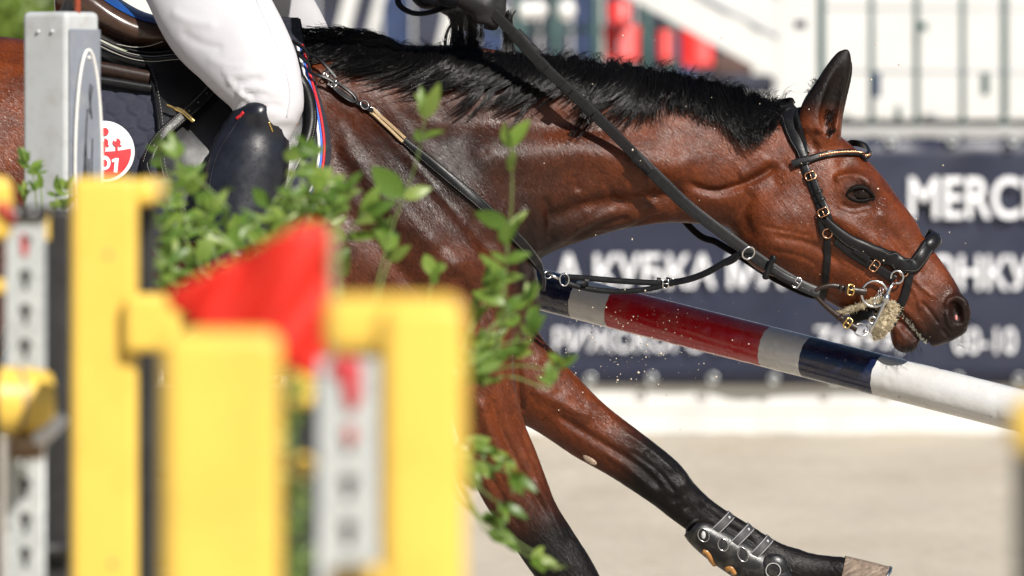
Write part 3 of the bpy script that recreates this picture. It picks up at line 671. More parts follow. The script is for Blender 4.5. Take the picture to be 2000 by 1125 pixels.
def grow(clumps, per, K, spread, rad, lift, seed, wave=.004, jit=.35):
    """clumps: list of pixel control points (root .. tip) -> strands lying over the near side of the neck"""
    r = np.random.default_rng(seed); out = []
    tt = np.linspace(0, 1, K)
    for cp in clumps:
        q = crom(cp, K); g = np.empty((K, 3)); cov = r.uniform(.55, 1.2)
        dmin = 15.0
        for i, (x, y) in enumerate(q):
            h_, _, ok = hit(x, y); d = (h_.y if ok else 15.0-.01*i/K)
            d = min(d, dmin+.05); g[i] = P(x, y, d-(lift*cov*min(1, 3*tt[i])+.004))
        for _ in range(3): g[1:-1] = (g[:-2]+2*g[1:-1]+g[2:])/4
        n = max(3, int(per*r.uniform(.6, 1.4)))
        ofs = r.normal(0, 1, (n, 1, 3))*spread*np.array((1, .55, .8)); sp = (1.0-.80*tt**.7)[None, :, None]   # strands gather toward the tip
        ph = r.uniform(0, 6.28, (n, 1)); fr = r.uniform(3, 7, (n, 1)); am = r.normal(0, wave, (n, 1))
        wv = am*np.sin(ph+fr*tt[None])*tt[None]
        s = g[None]+ofs*sp; s[..., 0] += wv; s[..., 2] += wv*.6
        ln = r.uniform(1-jit, 1.06, (n, 1)); idx = ln*(K-1)*tt[None]; i0 = np.minimum(idx.astype(int), K-2); f = (idx-i0)[..., None]
        s = np.take_along_axis(s, i0[..., None], 1)*(1-f)+np.take_along_axis(s, i0[..., None]+1, 1)*f
        out.append(s)
    return strand_mesh(np.concatenate(out), *rad)
def mane():
    r = np.random.default_rng(4); cl = []; tops = []
    TX = [(590,0),(660,-25),(720,-60),(780,-88),(900,-85),(1000,-75),(1100,-62),(1200,-45),(1300,-20),(1345,25),(1390,55),(1440,40),(1490,0),(1530,-15)]
    TY = [(590,18),(700,32),(780,48),(900,60),(1000,82),(1100,92),(1200,98),(1300,84),(1400,80),(1480,52),(1530,34)]
    for i in range(430):
        x = 596+(1532-596)*((i+r.random())/430); y = cresty(x)+r.uniform(-6, 8); dx = np.interp(x, *np.array(TX).T)+r.normal(0, 16); lk = .5+.5*math.sin(x*.055+1.3*math.sin(x*.021)); dx += 26*math.sin(x*.043+2); dy = np.interp(x, *np.array(TY).T)*r.uniform(.6, .95)*(.75+.5*lk)
        up = r.uniform(6, 30)*(1.0 if x < 1450 else .6); rise = r.uniform(-8, 14)
        if x < 800 and r.random() < .22: # wind-blown locks at the withers
            cl.append([(x, y), (x-25, y-14-up), (x-65, y-18-up*.8), (x-105+r.normal(0, 15), y-10-up*1.3)]); continue
        cl.append([(x, y), (x+dx*.05+rise*.3, y-up), (x+dx*.12+rise, y+dy*.38), (x+dx*.50, y+dy*.80), (x+dx, y+dy)])
    for i in range(24): # long loose ends
        x = r.choice([r.uniform(1420, 1530), r.uniform(900, 1200), r.uniform(1380, 1500)]); y = cresty(x); dx = np.interp(x, *np.array(TX).T); dy = np.interp(x, *np.array(TY).T)*1.45
        cl.append([(x, y), (x+dx*.1, y-6), (x+dx*.2, y+dy*.45), (x+dx*.6, y+dy*.8), (x+dx*1.0, y+dy)])
    V, F = grow(cl, 42, 9, .0060, (.00062, .00030), .020, 8, wave=.013, jit=.5)
    o = mesh_obj('mane', V, F, m_mane, horse); n1 = len(F)
    for i in range(300): # frizz along the crest
        x = r.uniform(600, 1530); y = cresty(x)-r.uniform(6, 16); L = r.uniform(8, 26); s = r.choice([-1, 1]); tops.append([(x, y+8), (x+s*3, y-L*.5), (x+s*r.uniform(4, 16), y-L), (x+s*r.uniform(6, 30), y-L*r.uniform(.3, 1.2))])
    V, F = grow(tops, 7, 6, .004, (.00030, .00012), .0, 9, wave=.008)
    mesh_obj('mane_frizz', V, F, m_mane, horse)['kind'] = 'stuff'
    # lock lifted between the hands and the crest, as the reins drag it
    cl = []
    for i in range(26):
        x = r.uniform(872, 935) if i < 17 else r.uniform(975, 1005); cl.append([(x, 108), (x+r.normal(0, 6), 80), (x+r.normal(0, 8), 50), (x-5+r.normal(0, 10), 22)])
    V, F = grow(cl, 34, 7, .006, (.00045, .0003), .012, 10, wave=.003, jit=.1)
    mesh_obj('mane_lock', V, F, m_mane, horse)
    # ear fringe, chin and lip whiskers
    cl = [[(x, y), (x+dx*.5, y+dy*.55), (x+dx, y+dy)] for x, y, dx, dy in [(r.uniform(1612, 1632), r.uniform(215, 262), r.uniform(-4, 14), r.uniform(-14, 16)) for _ in range(40)]+[(1596-(k*2-2)*.62, 158+k*2, r.uniform(-14, -3), r.uniform(-16, -2)) for k in range(14)]]
    V, F = grow(cl, 8, 5, .0022, (.0003, .0001), .004, 12); mesh_obj('ear_fringe', V, F, m_mane, horse)['kind'] = 'stuff'
    wh = []
    for _ in range(110):
        if r.random() < .6: x, y = r.uniform(1740, 1800), r.uniform(668, 682); L = r.uniform(.015, .04); dv = np.array((r.normal(-.1, .35), r.normal(0, .3), -1.))
        else: a = r.random(); x, y = 1890-20*a, 620+55*a; L = r.uniform(.015, .035); dv = np.array((1., r.normal(0, .3), r.normal(-.5, .4)))
        h_, n_, ok = hit(x, y, 15); p0 = np.array(h_); dv /= np.linalg.norm(dv); t = np.linspace(0, 1, 5)[:, None]; wh.append(p0+dv*L*t+np.array((.004, 0, -.004))*t**2)
    V, F = strand_mesh(np.array(wh), .00022, .00008); mesh_obj('whisker_hair', V, F, m_mane, horse)['kind'] = 'stuff'
    tail = []
    for _ in range(900):
        y0 = 15+r.normal(0, .022); z0 = wz(r.uniform(150, 260)); x0 = wx(-335); t = np.linspace(0, 1, 8)[:, None]; L = r.uniform(.5, .85)
        tail.append(np.array((x0, y0, z0))+np.hstack([-L*(.55*t+.25*np.sin(t*2.6)), r.normal(0, .05)*t, L*(.16*np.sin(t*2.4)-.85*t**2)])+r.normal(0, .012, 3)*t)
    V, F = strand_mesh(np.array(tail), .0012, .0004); mesh_obj('tail', V, F, m_mane, horse)
mane()
print('mane', time.time()-T0)
# ================================================================ bridle, bit, reins, martingale, breastplate
m_lea = simple('black_leather', (.007, .007, .008), .36, spec=.24, var=.3, vs=60, bs=.35, bscale=420, bd=.0008)
m_leab = simple('brown_black_leather', (.022, .012, .009), .34, spec=.3, var=.35, vs=70, bs=.35, bscale=420, bd=.0008)
m_web = simple('rein_webbing', (.0065, .0065, .007), .6, spec=.14, var=.2, vs=80, bs=.8, bscale=700, bd=.001)
m_gold = simple('rose_gold_metal', (.80, .42, .24), .22, metal=1, var=.12, vs=60, bs=.1)
m_brass = simple('brass_metal', (.80, .55, .20), .25, metal=1, var=.15, vs=60, bs=.1)
m_chrome = simple('chrome_metal', (.75, .75, .75), .16, metal=1, var=.08, vs=60, bs=.1)
m_stitch = simple('pale_stitching', (.35, .33, .30), .7, var=.2, vs=300, bs=0)
m_rstitch = simple('grey_stitching', (.06, .06, .06), .7, var=.2, vs=300, bs=0)
M850 = 1/850.
def frame_at(px, py, off=.0, toward=None):
    """local frame on the hide: point, tangent toward another pixel, side, normal"""
    l, n, ok = hit(px, py); 
    if not ok: n = Vector((0, -1, 0))
    n = Vector(n).normalized(); t = (P(*toward, l.y)-l); t = (t-n*t.dot(n)).normalized(); return l+n*off, t, t.cross(n).normalized(), n
def buckle_at(c, t, s, n, w, l_, r, mat, parent, name='buckle', tongue=True):
    """rounded D frame with tongue; c centre, t along strap, s across, n out"""
    mb = MB(); c, t, s, n = (np.array(a) for a in (c, t, s, n)); a = np.linspace(0, 2*np.pi, 28, endpoint=False)
    e = lambda x, p: np.sign(x)*np.abs(x)**p
    pts = c+t*(l_/2*e(np.cos(a), .5))[:, None]+s*(w/2*e(np.sin(a), .5))[:, None]+n*(.0015*np.cos(2*a))[:, None]; mb.tube(pts, r, 8, closed=True, up=n)
    if tongue: mb.tube([c-t*l_*.45+n*.0008, c+n*.002, c+t*l_*.5+n*.0022], r*.7, 6, up=n)
    return mb.obj(name, mat, parent)
bridle = empty('bridle', hit(1560, 300)[0], 'black leather bridle with rose gold buckles on the horse head', 'bridle')
def hstrap(name, path, width_px, th, parent, mat=None, off=.001, n=None, stitch=False, smooth=8, crown=.0):
    n = n or max(16, int(len(path)*9)); p, nr = on_horse(path, n, off, smooth); w = np.interp(np.linspace(0, 1, n), np.linspace(0, 1, len(width_px)), width_px)*M850 if not np.isscalar(width_px) else width_px*M850
    o = MB().strap(p, nr, w, th, crown=crown).obj(name, mat or m_lea, parent, auto=55)
    if stitch:
        t = np.gradient(p, axis=0); t /= np.linalg.norm(t, axis=1)[:, None]; sd = np.cross(t, nr); w_ = np.broadcast_to(w, (n,))[:, None]*.5
        for s_ in (-1, 1):
            q = even(p+sd*w_*s_*.72+nr*(th*1.02), int(n*2.2)); mb = MB()
            for i in range(0, len(q)-1, 2): mb.tube([q[i], q[i+1]], .00045, 4)
            mb.obj('stitching', m_stitch, o)
    return o, p, nr
hp, _, _ = hstrap('headpiece', [(1535,207),(1539,222),(1546,244),(1555,270),(1565,297),(1574,322)], [40, 40, 36, 29, 22, 19], .007, bridle, stitch=True, crown=.25, off=.003)
hstrap('headpiece_pad', [(1556,212),(1560,230),(1565,252),(1571,276),(1578,300)], [9, 10, 10, 9, 6], .009, hp, off=.002)
hstrap('cheek_strap', [(1562,300),(1575,335),(1590,372),(1605,408),(1622,440),(1645,468),(1668,492),(1690,508)], [16, 16, 16, 17, 18, 18, 18, 18], .004, bridle, off=.002)
hstrap('cheek_strap', [(1584,338),(1592,362),(1604,390),(1614,412),(1622,428)], [13, 14, 14, 13, 12], .004, bridle, off=.007)
for y0 in ((1598,376), (1604,391)):
    c, t, s, n = frame_at(*y0, .0, (1618, 420)); c = np.array(c)+np.array(n)*.010; MB().strap([c-np.array(s)*.011, c, c+np.array(s)*.011], [np.array(n)]*3, .006, .003).obj('keeper', m_lea, bridle)
nb1, _, _ = hstrap('noseband', [(1612,425),(1632,448),(1660,470),(1695,485),(1730,500),(1760,516),(1776,522),(1789,514),(1800,497),(1809,482)], [16, 20, 24, 26, 27, 30, 32, 30, 29, 28], .011, bridle, stitch=True, crown=.25, off=.002, n=110, smooth=5)
def over_nose():
    # the noseband rolls over the bridge of the nose to the far side, the headpiece over the poll
    for (sx, sy_), (tx, ty), w, th, nm, par, ax in (((1807,486), (1829,464), .034, .013, 'nose_pad', nb1, (.8, 0, .6)), ((1536,210), (1530,197), .047, .008, 'poll_pad', hp, (-.2, 0, 1))):
        l = np.array(hit(sx, sy_)[0])+np.array((0, -.003, 0)); T = np.array(P(tx, ty, 15.0)); ax = np.array(ax)/np.linalg.norm(ax); a = np.linspace(0, math.pi, 30); r = 15.0-l[1]
        pts = []; nr = []
        for t in a:
            k = math.sin(t)**.8; c_ = l*(1-k)+T*k; pts.append(np.array((c_[0], 15.0-r*math.cos(t), c_[2]))); nr.append(np.array((0, -1, 0))*math.cos(t)+ax*(math.sin(t)*.9+.06))
        MB().strap(np.array(pts)-np.array(nr)*th*.6, nr, w, th, crown=.3).obj(nm, m_lea, par, auto=60)
    q = [(1824,456),(1812,478),(1795,508),(1776,522),(1740,504),(1690,485),(1640,455)]
    far = [(P(x, y, 30-hit(x, y)[0].y+.0)) for x, y in q]; MB().strap(crom(np.array(far), 40), [np.array((0, 1, 0))]*40, .03, .01).obj('noseband_far_side', m_lea, bridle, auto=60)
over_nose()
hstrap('bit_strap', [(1632,468),(1660,492),(1685,508),(1712,523),(1735,538),(1747,546)], 18, .0045, bridle, off=.005)
hstrap('strap_end', [(1665,487),(1680,494),(1694,505)], [10, 14, 12], .004, bridle, off=.010)
hstrap('jaw_strap', [(1616,463),(1616,495),(1614,530),(1611,560),(1607,580)], [15, 14, 14, 13, 12], .004, bridle, off=.002)
hstrap('strap_end', [(1603,420),(1604,440),(1607,463)], [14, 13, 8], .004, bridle, off=.006)
fl, fp, fn = hstrap('flash_strap', [(1778,532),(1773,552),(1766,578),(1757,600),(1748,618),(1742,634)], [14, 16, 17, 17, 16, 15], .0042, bridle, off=.003)
hstrap('browband_end', [(1548,322),(1562,317),(1580,312)], 15, .006, bridle, off=.007)
bb, bp, bn = hstrap('browband', [(1552,322),(1572,316),(1600,306),(1632,300),(1662,301),(1686,306)], [14, 14, 13, 12, 13, 13], .006, bridle, off=.004, n=60)
def brow_front():
    l = np.array(hit(1682, 305)[0])+np.array((0, -.004, 0)); pts = crom([l, P(1692,305,14.955), P(1697,298,14.985), P(1692,289,15.02), P(1682,283,15.05), P(1662,280,15.07), P(1644,290,15.07)], 30); nr = [np.array((.7*math.sin(t)+.25, -math.cos(t), .35)) for t in np.linspace(0, 2.4, 30)]
    MB().strap(pts, nr, .015, .006).obj('browband_front', m_lea, bb, auto=60)
    mb = MB(); q = even(np.vstack([bp[22:]+bn[22:]*.0062, np.array(pts[1:9])+np.array(nr[1:9])*.006]), 46)
    for i in range(len(q)-1):
        mb.ball(q[i], (.0034, .0026, .0034), 6, 4)
    mb.obj('clincher_chain', m_gold, bb)
brow_front()
for (x, y), tw, w, l_ in (((1583,345), (1592,372), 20, 15), ((1609,415), (1620,440), 20, 15), ((1706,517), (1730,535), 22, 15)):
    c, t, s, n = frame_at(x, y, .012, tw); buckle_at(c, t, s, n, w*M850, l_*M850, .0016, m_gold, bridle)
for (x, y), r in (((1616,455), 9), ((1765,530), 8)):
    c, t, s, n = frame_at(x, y, .010, (x, y+20)); MB().ring(c, np.array(t), np.array(s), r*M850, .0018).obj('ring', m_gold, bridle)
# -------- lever bit
bit = empty('bit', P(1712, 575, 14.93), 'steel lever bit with round loose ring at the horse mouth', 'bit')
DBIT = 14.918
bx = lambda x, y, dz=0: np.array(P(x, y, DBIT+dz)); X3, Z3 = np.array((1., 0, 0)), np.array((0, 0, 1.))
MB().ring(bx(1708, 574), X3, Z3, 25*M850, .0032, 40, 10).obj('bit_ring', m_steelbar, bit)
MB().ring(bx(1752, 541), X3, Z3, 12*M850, .0028, 30, 8, a0=-1.9, a1=3.4).obj('upper_eye', m_steelbar, bit)
MB().tube([bx(1745, 552), bx(1736, 566), bx(1731, 582), bx(1722, 603), bx(1709, 630), bx(1698, 650)], [.0034, .0052, .0062, .0042, .0038, .0042], 12).obj('shank', m_steelbar, bit)
MB().tube([bx(1733, 575), bx(1729, 590)], .0085, 14).obj('mouthpiece_joint', m_steelbar, bit)
MB().tube([bx(1731, 583, .0), bx(1731, 583, .12)], .006, 10).obj('mouthpiece', m_steelbar, bit)
MB().ring(bx(1704, 625), X3, Z3, 6.5*M850, .0025, 20, 8).obj('shank_eye', m_steelbar, bit)
MB().tube([bx(1698, 650), bx(1690, 648), bx(1686, 646)], .0042, 8).obj('shank_foot', m_steelbar, bit)
MB().ring(bx(1682, 644, -.003), X3, np.array((0, .5, .87)), 14*M850, .0021, 30, 8).obj('rein_ring', m_steelbar, bit)
mb = MB()
for i in range(5): mb.ring(bx(1722-i*4, 566+i*7, -.002), np.array((.6, .6 if i % 2 else -.6, -.5)), Z3, 5*M850, .0011, 12, 6)
mb.obj('curb_chain', m_chrome, bit)
# sheepskin round the curb chain
m_fleece, nt, b = new_mat('sheepskin'); v = coords(nt); nt.links.new(ramp(nt, noise(nt, v, 120, 5), [(.3, (.78, .62, .38)), (.55, (.90, .78, .55)), (.8, (.95, .88, .72))]), b.inputs['Base Color']); b.inputs['Roughness'].default_value = .9; bump(nt, b, noise(nt, v, 260, 5, .7), 1, .006)
def fleece(name, sections, seed):
    r = np.random.default_rng(seed); q = crom(np.array(sections, float), 14); rows = []
    for x, y, rx, d in q:
        a = np.linspace(0, 2*np.pi, 14, endpoint=False); rr = rx*M850*(1+r.normal(0, .14, 14)); rows.append([np.array(P(x, y, d))+np.array((math.cos(t)*.9, math.sin(t)*.8, math.cos(t)*.35))*k for t, k in zip(a, rr)])
    R = np.array(rows); o = MB().loft(R).obj(name, m_fleece, sheep)
    n = 5200; i, j = r.integers(0, len(R), n), r.integers(0, 14, n); base = R[i, j]; c = R[i].mean(1); dv = base-c; dv /= np.linalg.norm(dv, axis=1)[:, None]+1e-9; dv += r.normal(0, .55, (n, 3)); dv[:, 2] -= .08
    L = r.uniform(.002, .0055, n)[:, None, None]; t = np.linspace(0, 1, 4)[None, :, None]; pth = (c+(base-c)*r.uniform(.75, 1.02, (n, 1)))[:, None]+r.normal(0, .0025, (n, 1, 3))+dv[:, None]*L*t+r.normal(0, .0016, (n, 4, 3))*t
    V, F = strand_mesh(pth, .00055, .0004); tag(mesh_obj('wool', V, F, m_fleece, o), kind='stuff')
sheep = empty('sheepskin_cover', P(1690, 610, 14.95), 'cream sheepskin cover fluffed around the curb under the jaw', 'sheepskin')
fleece('fleece', [(1650,607,18,14.955),(1668,602,25,14.945),(1686,596,24,14.94),(1703,590,19,14.94),(1718,583,11,14.94)], 1)
fleece('fleece', [(1734,594,10,14.945),(1733,608,19,14.945),(1729,625,22,14.945),(1724,642,18,14.945),(1717,658,7,14.945)], 2)
p = crom(np.array([P(1664,622,14.965), P(1690,612,14.955), P(1715,612,14.955), P(1722,640,14.955)]), 20); MB().strap(p, [np.array((.1, -1, .2))]*20, .030, .006).obj('liner', m_lea, sheep)
# -------- reins
def free(path, n, d0, d1, clear=.010):
    """straight run in the air that stays in front of the hide"""
    q = even(crom(path, 14*len(path)), n); out = []
    for i, (x, y) in enumerate(q):
        d = d0+(d1-d0)*i/(n-1); h_, _, ok = hit(x, y); out.append(min(d, h_.y-clear) if ok else d)
    dd = np.array(out)
    for _ in range(20): dd[1:-1] = np.minimum(dd[1:-1], (dd[:-2]+2*dd[1:-1]+dd[2:])/4)
    return np.array([P(x, y, d) for (x, y), d in zip(q, dd)])
rein = empty('near_rein', P(1500, 520, 14.9), 'black webbing rein running from the gloved hand over the mane to the bit', 'rein')
TILT = np.array((-.25, -1, .35))
R1 = [(952,14),(990,52),(1040,108),(1100,166),(1160,222),(1220,282),(1252,316)]; R2 = [(1248,312),(1290,352),(1340,400),(1400,447),(1450,484),(1500,519),(1535,541),(1570,560),(1600,572)]
p = free(R1, 70, 14.83, 14.86); MB().strap(p, [TILT]*70, .025, .0035).obj('webbing', m_web, rein, auto=50)
p2 = free(R2, 70, 14.862, 14.905); MB().strap(p2, [TILT]*70, np.linspace(.029, .026, 70), .0035).obj('webbing', m_lea, rein, auto=50)
for pp in (p, p2):
    t_ = np.gradient(pp, axis=0); t_ /= np.linalg.norm(t_, axis=1)[:, None]; s_ = np.cross(t_, TILT/np.linalg.norm(TILT)); w_ = .0105 if pp is p else .0118
    for k in (-1, 1):
        mb = MB(); q = even(pp+s_*w_*k+TILT/np.linalg.norm(TILT)*.0034, 150)
        for i in range(0, 149, 2): mb.tube([q[i], q[i+1]], .0006, 4)
        mb.obj('stitching', m_rstitch, rein)
for (x, y) in ((1008,72), (1058,126), (1106,172), (1150,214)):
    pq = free([(x-7, y-7), (x+7, y+7)], 4, 14.834, 14.838); MB().strap(pq+np.array((0, -.002, 0)), [TILT]*4, .028, .0045).obj('rein_stop', m_lea, rein, auto=50)
pq = free([(1240,304),(1256,320),(1270,334)], 10, 14.858, 14.86); MB().strap(pq+np.array((0, -.003, 0)), [TILT]*10, np.linspace(.030, .018, 10), .004).obj('splice', m_lea, rein, auto=50)
pq = free([(1494,546),(1500,528),(1507,512),(1514,500)], 16, 14.88, 14.88); MB().strap(pq+np.array((0, -.004, 0)), [TILT]*16, np.array([.006]+[.016]*3+[.012]*8+[.016]*3+[.006]), .006, crown=.4).obj('martingale_stop', m_lea, rein, auto=60)
pq = free([(1508,526),(1530,540),(1552,550)], 12, 14.885, 14.89); MB().strap(pq+np.array((0, -.0035, 0)), [TILT]*12, .019, .005).obj('billet', m_lea, rein, auto=50)
tb = np.array((.83, 0, -.55)); sb = np.array((.55, 0, .83)); buckle_at(np.array(P(1557, 552, 14.885)), tb, sb, np.array((0, -1, 0)), .024, .013, .0019, m_chrome, rein)
U = [(1592,568),(1606,561),(1628,558),(1652,564),(1680,569),(1692,570)]; p = free(U, 40, 14.905, 14.915, .006); MB().strap(p, [np.array((0, -1, .2))]*40, np.linspace(.009, .017, 40), .005, crown=.3).obj('upper_branch', m_leab, rein, auto=60)
Lw = [(1582,566),(1602,588),(1622,606),(1645,624),(1662,636),(1674,642)]; p = free(Lw, 40, 14.905, 14.915, .006); MB().strap(p, [np.array((0, -1, .2))]*40, np.linspace(.008, .017, 40), .005, crown=.3).obj('lower_branch', m_leab, rein, auto=60)
for x, y, t in ((1662, 566, (.98, 0, -.12)), (1656, 631, (.80, 0, -.58))):
    t = np.array(t); s = np.array((-t[2], 0, t[0])); buckle_at(np.array(P(x, y, 14.897)), t, s, np.array((0, -1, 0)), .024, .014, .0018, m_brass, rein)
    for k in (1, 2): c = np.array(P(x, y, 14.902))-t*.012*k; MB().strap([c-s*.010, c, c+s*.010], [np.array((0, -1, 0))]*3, .006, .0075).obj('keeper', m_leab, rein, auto=50)
fr = empty('far_rein', P(1400, 470, 15.12), 'black rein on the far side of the neck, seen under the throat', 'rein')
p = np.array([P(x, y, d) for x, y, d in [(1010,60,15.13),(1200,262,15.16),(1345,441,15.14),(1400,474,15.125),(1450,504,15.115),(1520,548,15.11),(1600,580,15.1),(1700,575,15.085)]]); p = crom(p, 60); MB().strap(p, [np.array((.2, -1, .3))]*60, .016, .003).obj('webbing', m_lea, fr, auto=50)
# -------- martingale
mt = empty('martingale', P(1250, 555, 14.93), 'black leather martingale fork with steel rings between chest and rein', 'martingale')
def air(name, pts, w, th, parent, mat, d0, d1, n=40, nrm=(0, -1, .35), crown=.2):
    q = even(crom(pts, 12*len(pts)), n); p = np.array([P(x, y, d0+(d1-d0)*i/(n-1)) for i, (x, y) in enumerate(q)]); return MB().strap(p, [np.array(nrm)]*n, w, th, crown=crown).obj(name, mat, parent, auto=55)
air('upper_strap', [(1103,541),(1150,544),(1210,549),(1262,552),(1305,554)], .0135, .004, mt, m_lea, 14.975, 14.945)
air('lower_strap', [(1105,552),(1130,560),(1175,568),(1225,569),(1270,564),(1312,553)], .0125, .004, mt, m_lea, 14.965, 14.94)
air('fork', [(1308,553),(1345,546),(1380,533),(1412,515),(1436,502),(1450,495)], .015, .0045, mt, m_lea, 14.94, 14.885)
air('fork_end', [(1418,516),(1432,510),(1444,499)], .010, .006, mt, m_lea, 14.885, 14.876, 10)
for x, w in ((1146, .017), (1141, .016), (1286, .018), (1304, .019)): air('keeper', [(x-4, 546+(8 if w == .016 else 4)), (x+4, 547+(8 if w == .016 else 4))], w, .008, mt, m_lea, 14.958, 14.958, 3)
mb = MB(); c = np.array(P(1462, 494, 14.872)); mb.ring(c, np.array((.85, .1, .5)), np.array((-.35, -.55, .75)), 13*M850, .0024, 32, 8); mb.obj('ring', m_chrome, mt)
for x, y, rx, ry in ((1102, 546, 9, 12), (1311, 552, 7, 8)): MB().ring(P(x, y, 14.955), X3, Z3, rx*M850, .0019, 24, 8, ry=ry*M850).obj('ring', m_chrome, mt)
buckle_at(np.array(P(1300, 554, 14.938)), X3, Z3, np.array((0, -1, 0)), .020, .013, .0016, m_chrome, mt)
MB().tube([P(1068, 534, 14.965), P(1078, 538, 14.962), P(1094, 545, 14.96)], [.0022, .0042, .0030], 8).obj('snap_hook', m_chrome, mt)
MB().ring(P(1070, 537, 14.965), X3, np.array((0, .6, .8)), 8*M850, .0017, 20, 6).obj('ring', m_chrome, mt)
# -------- breastplate
bpl = empty('breastplate', hit(860, 335)[0], 'black and tan elastic breastplate strap across the horse shoulder', 'breastplate')
o, p, nr = hstrap('shoulder_strap', [(788,274),(830,308),(880,350),(940,402),(1000,458),(1030,490),(1050,520),(1058,545),(1056,566)], [13, 18, 20, 21, 22, 23, 23, 21, 16], .006, bpl, off=.003, stitch=True, crown=.25, n=90)
m_tan = simple('tan_elastic', (.34, .24, .13), .7, var=.2, vs=200, bs=.5, bscale=600)
for dx, dy in ((3, -4), (-3, 4)): hstrap('elastic', [(722+dx,217+dy),(755+dx,244+dy),(790+dx,276+dy)], 6, .005, bpl, m_tan, off=.006)
hstrap('elastic_core', [(716,212),(755,245),(792,277)], 12, .004, bpl, m_lea, off=.003)
for dx, dy in ((4, -5), (-4, 5)): hstrap('cord', [(565+dx,104+dy),(600+dx*1.3,130+dy*1.3),(630+dx*1.3,152+dy*1.3),(650+dx,168+dy)], 6, .005, bpl, m_lea, off=.030)
hstrap('cord_loop', [(640,160),(660,168),(682,186),(692,200),(684,206),(664,192),(645,174)], 6, .006, bpl, m_lea, off=.012)
hstrap('link_strap', [(640,166),(670,190),(700,207),(724,220)], 11, .006, bpl, m_lea, off=.006)
for x, y, w in ((568, 103, 12), (633, 152, 16), (650, 172, 15)):
    c, t, s, n = frame_at(x, y, .038 if x < 600 else .02, (x+30, y+24)); buckle_at(c, t, s, n, w*M850, 9*M850, .0017, m_chrome, bpl)
c, t, s, n = frame_at(706, 208, .013, (736, 232)); MB().ring(c, np.array(t), np.array(s), 9*M850, .0018).obj('ring', m_chrome, bpl)
c, t, s, n = frame_at(730, 222, .011, (750, 238)); MB().ring(c, np.array(t), np.array(s), 14*M850, .0009, 24, 6, ry=6*M850).obj('wire_loop', m_chrome, bpl)
print('tack', time.time()-T0)
# ================================================================ saddle pad, saddle
m_pad = simple('navy_quilted_cotton', (.018, .020, .036), .75, spec=.25, var=.15, vs=120, bs=.6, bscale=900, bd=.0008)
m_pad.node_tree.nodes['Principled BSDF'].inputs['Sheen Weight'].default_value = .25
m_bind = simple('navy_binding', (.012, .014, .024), .7, spec=.3, var=.2, vs=150, bs=.7, bscale=800)
m_cw = simple('white_cord', (.75, .75, .76), .7, var=.1, vs=200, bs=.8, bscale=900)
m_cb = simple('blue_cord', (.03, .14, .55), .6, var=.15, vs=200, bs=.8, bscale=900)
m_cr = simple('red_cord', (.50, .008, .015), .6, var=.15, vs=200, bs=.8, bscale=900)
m_badge_w = simple('badge_white_thread', (.72, .71, .74), .65, var=.12, vs=260, bs=.7, bscale=900)
m_badge_r = simple('badge_red_thread', (.55, .012, .018), .6, var=.12, vs=200, bs=.7, bscale=900)
m_seat = simple('brown_seat_leather', (.040, .020, .013), .24, spec=.6, var=.35, vs=25, bs=.25, bscale=350)
m_blue_refl = simple('blue_seat_reflection', (.010, .06, .24), .35, spec=.5, var=.2, vs=40, bs=.3, bscale=350)
m_lea_s = simple('saddle_leather', (.012, .012, .0135), .34, spec=.5, var=.35, vs=18, bs=.3, bscale=380, bd=.0008)
def depth_grid(Q):
    """near-side hide depth at each pixel of a (nu,nv,2) grid, filled where the ray misses"""
    nu, nv = Q.shape[:2]; D = np.full((nu, nv), np.nan)
    for i in range(nu):
        for j in range(nv):
            l, n, ok = hit(*Q[i, j])
            if ok and l.y < 15.0: D[i, j] = l.y
    for i in range(nu):
        c = D[i]; ok = ~np.isnan(c)
        D[i] = np.interp(np.arange(nv), np.nonzero(ok)[0], c[ok]) if ok.any() else 14.9
    for _ in range(8):
        E = np.pad(D, 1, 'edge'); D = (E[:-2, 1:-1]+E[2:, 1:-1]+E[1:-1, :-2]+E[1:-1, 2:]+4*D)/8
    return D
def patch(name, left, right, nu, nv, off, mat, parent, relief=None, th=.006, mirror=True):
    """sheet between two pixel curves laid over the near side (u across, v down), mirrored to the far side"""
    a, b_ = even(crom(left, 60), nv), even(crom(right, 60), nv); u = np.linspace(0, 1, nu)[:, None, None]; Q = a[None]*(1-u)+b_[None]*u
    cs = Q[::4, ::4] if nu > 40 else Q; D = depth_grid(Q[::3, ::3])
    iu, iv = np.linspace(0, D.shape[0]-1, nu), np.linspace(0, D.shape[1]-1, nv); D = np.array([np.interp(iv, np.arange(D.shape[1]), r) for r in D]); D = np.array([np.interp(iu, np.arange(D.shape[0]), D[:, j]) for j in range(nv)]).T
    D = D-off
    if relief is not None: D = D-relief(Q[..., 0], Q[..., 1])
    V = np.stack([(Q[..., 0]-1000)*D/FPX, D, CAMH+(HOR-Q[..., 1])*D/FPX], -1)
    i = (np.arange(nu-1)[:, None]*nv+np.arange(nv-1)).ravel(); F = np.stack([i, i+1, i+nv+1, i+nv], 1)
    o = mesh_obj(name, V.reshape(-1, 3), F, mat, parent); s = o.modifiers.new('thick', 'SOLIDIFY'); s.thickness = th; s.offset = -1
    bm = bmesh.new(); bm.from_mesh(o.data); bm.normal_update()
    if sum(f.normal.y for f in bm.faces) > 0: bmesh.ops.reverse_faces(bm, faces=bm.faces)
    bm.to_mesh(o.data); bm.free()
    if mirror:
        W_ = V.reshape(-1, 3).copy(); W_[:, 1] = 30-W_[:, 1]; m = mesh_obj(name, W_, F[:, ::-1], mat, parent); s = m.modifiers.new('thick', 'SOLIDIFY'); s.thickness = th
    return o, Q, D
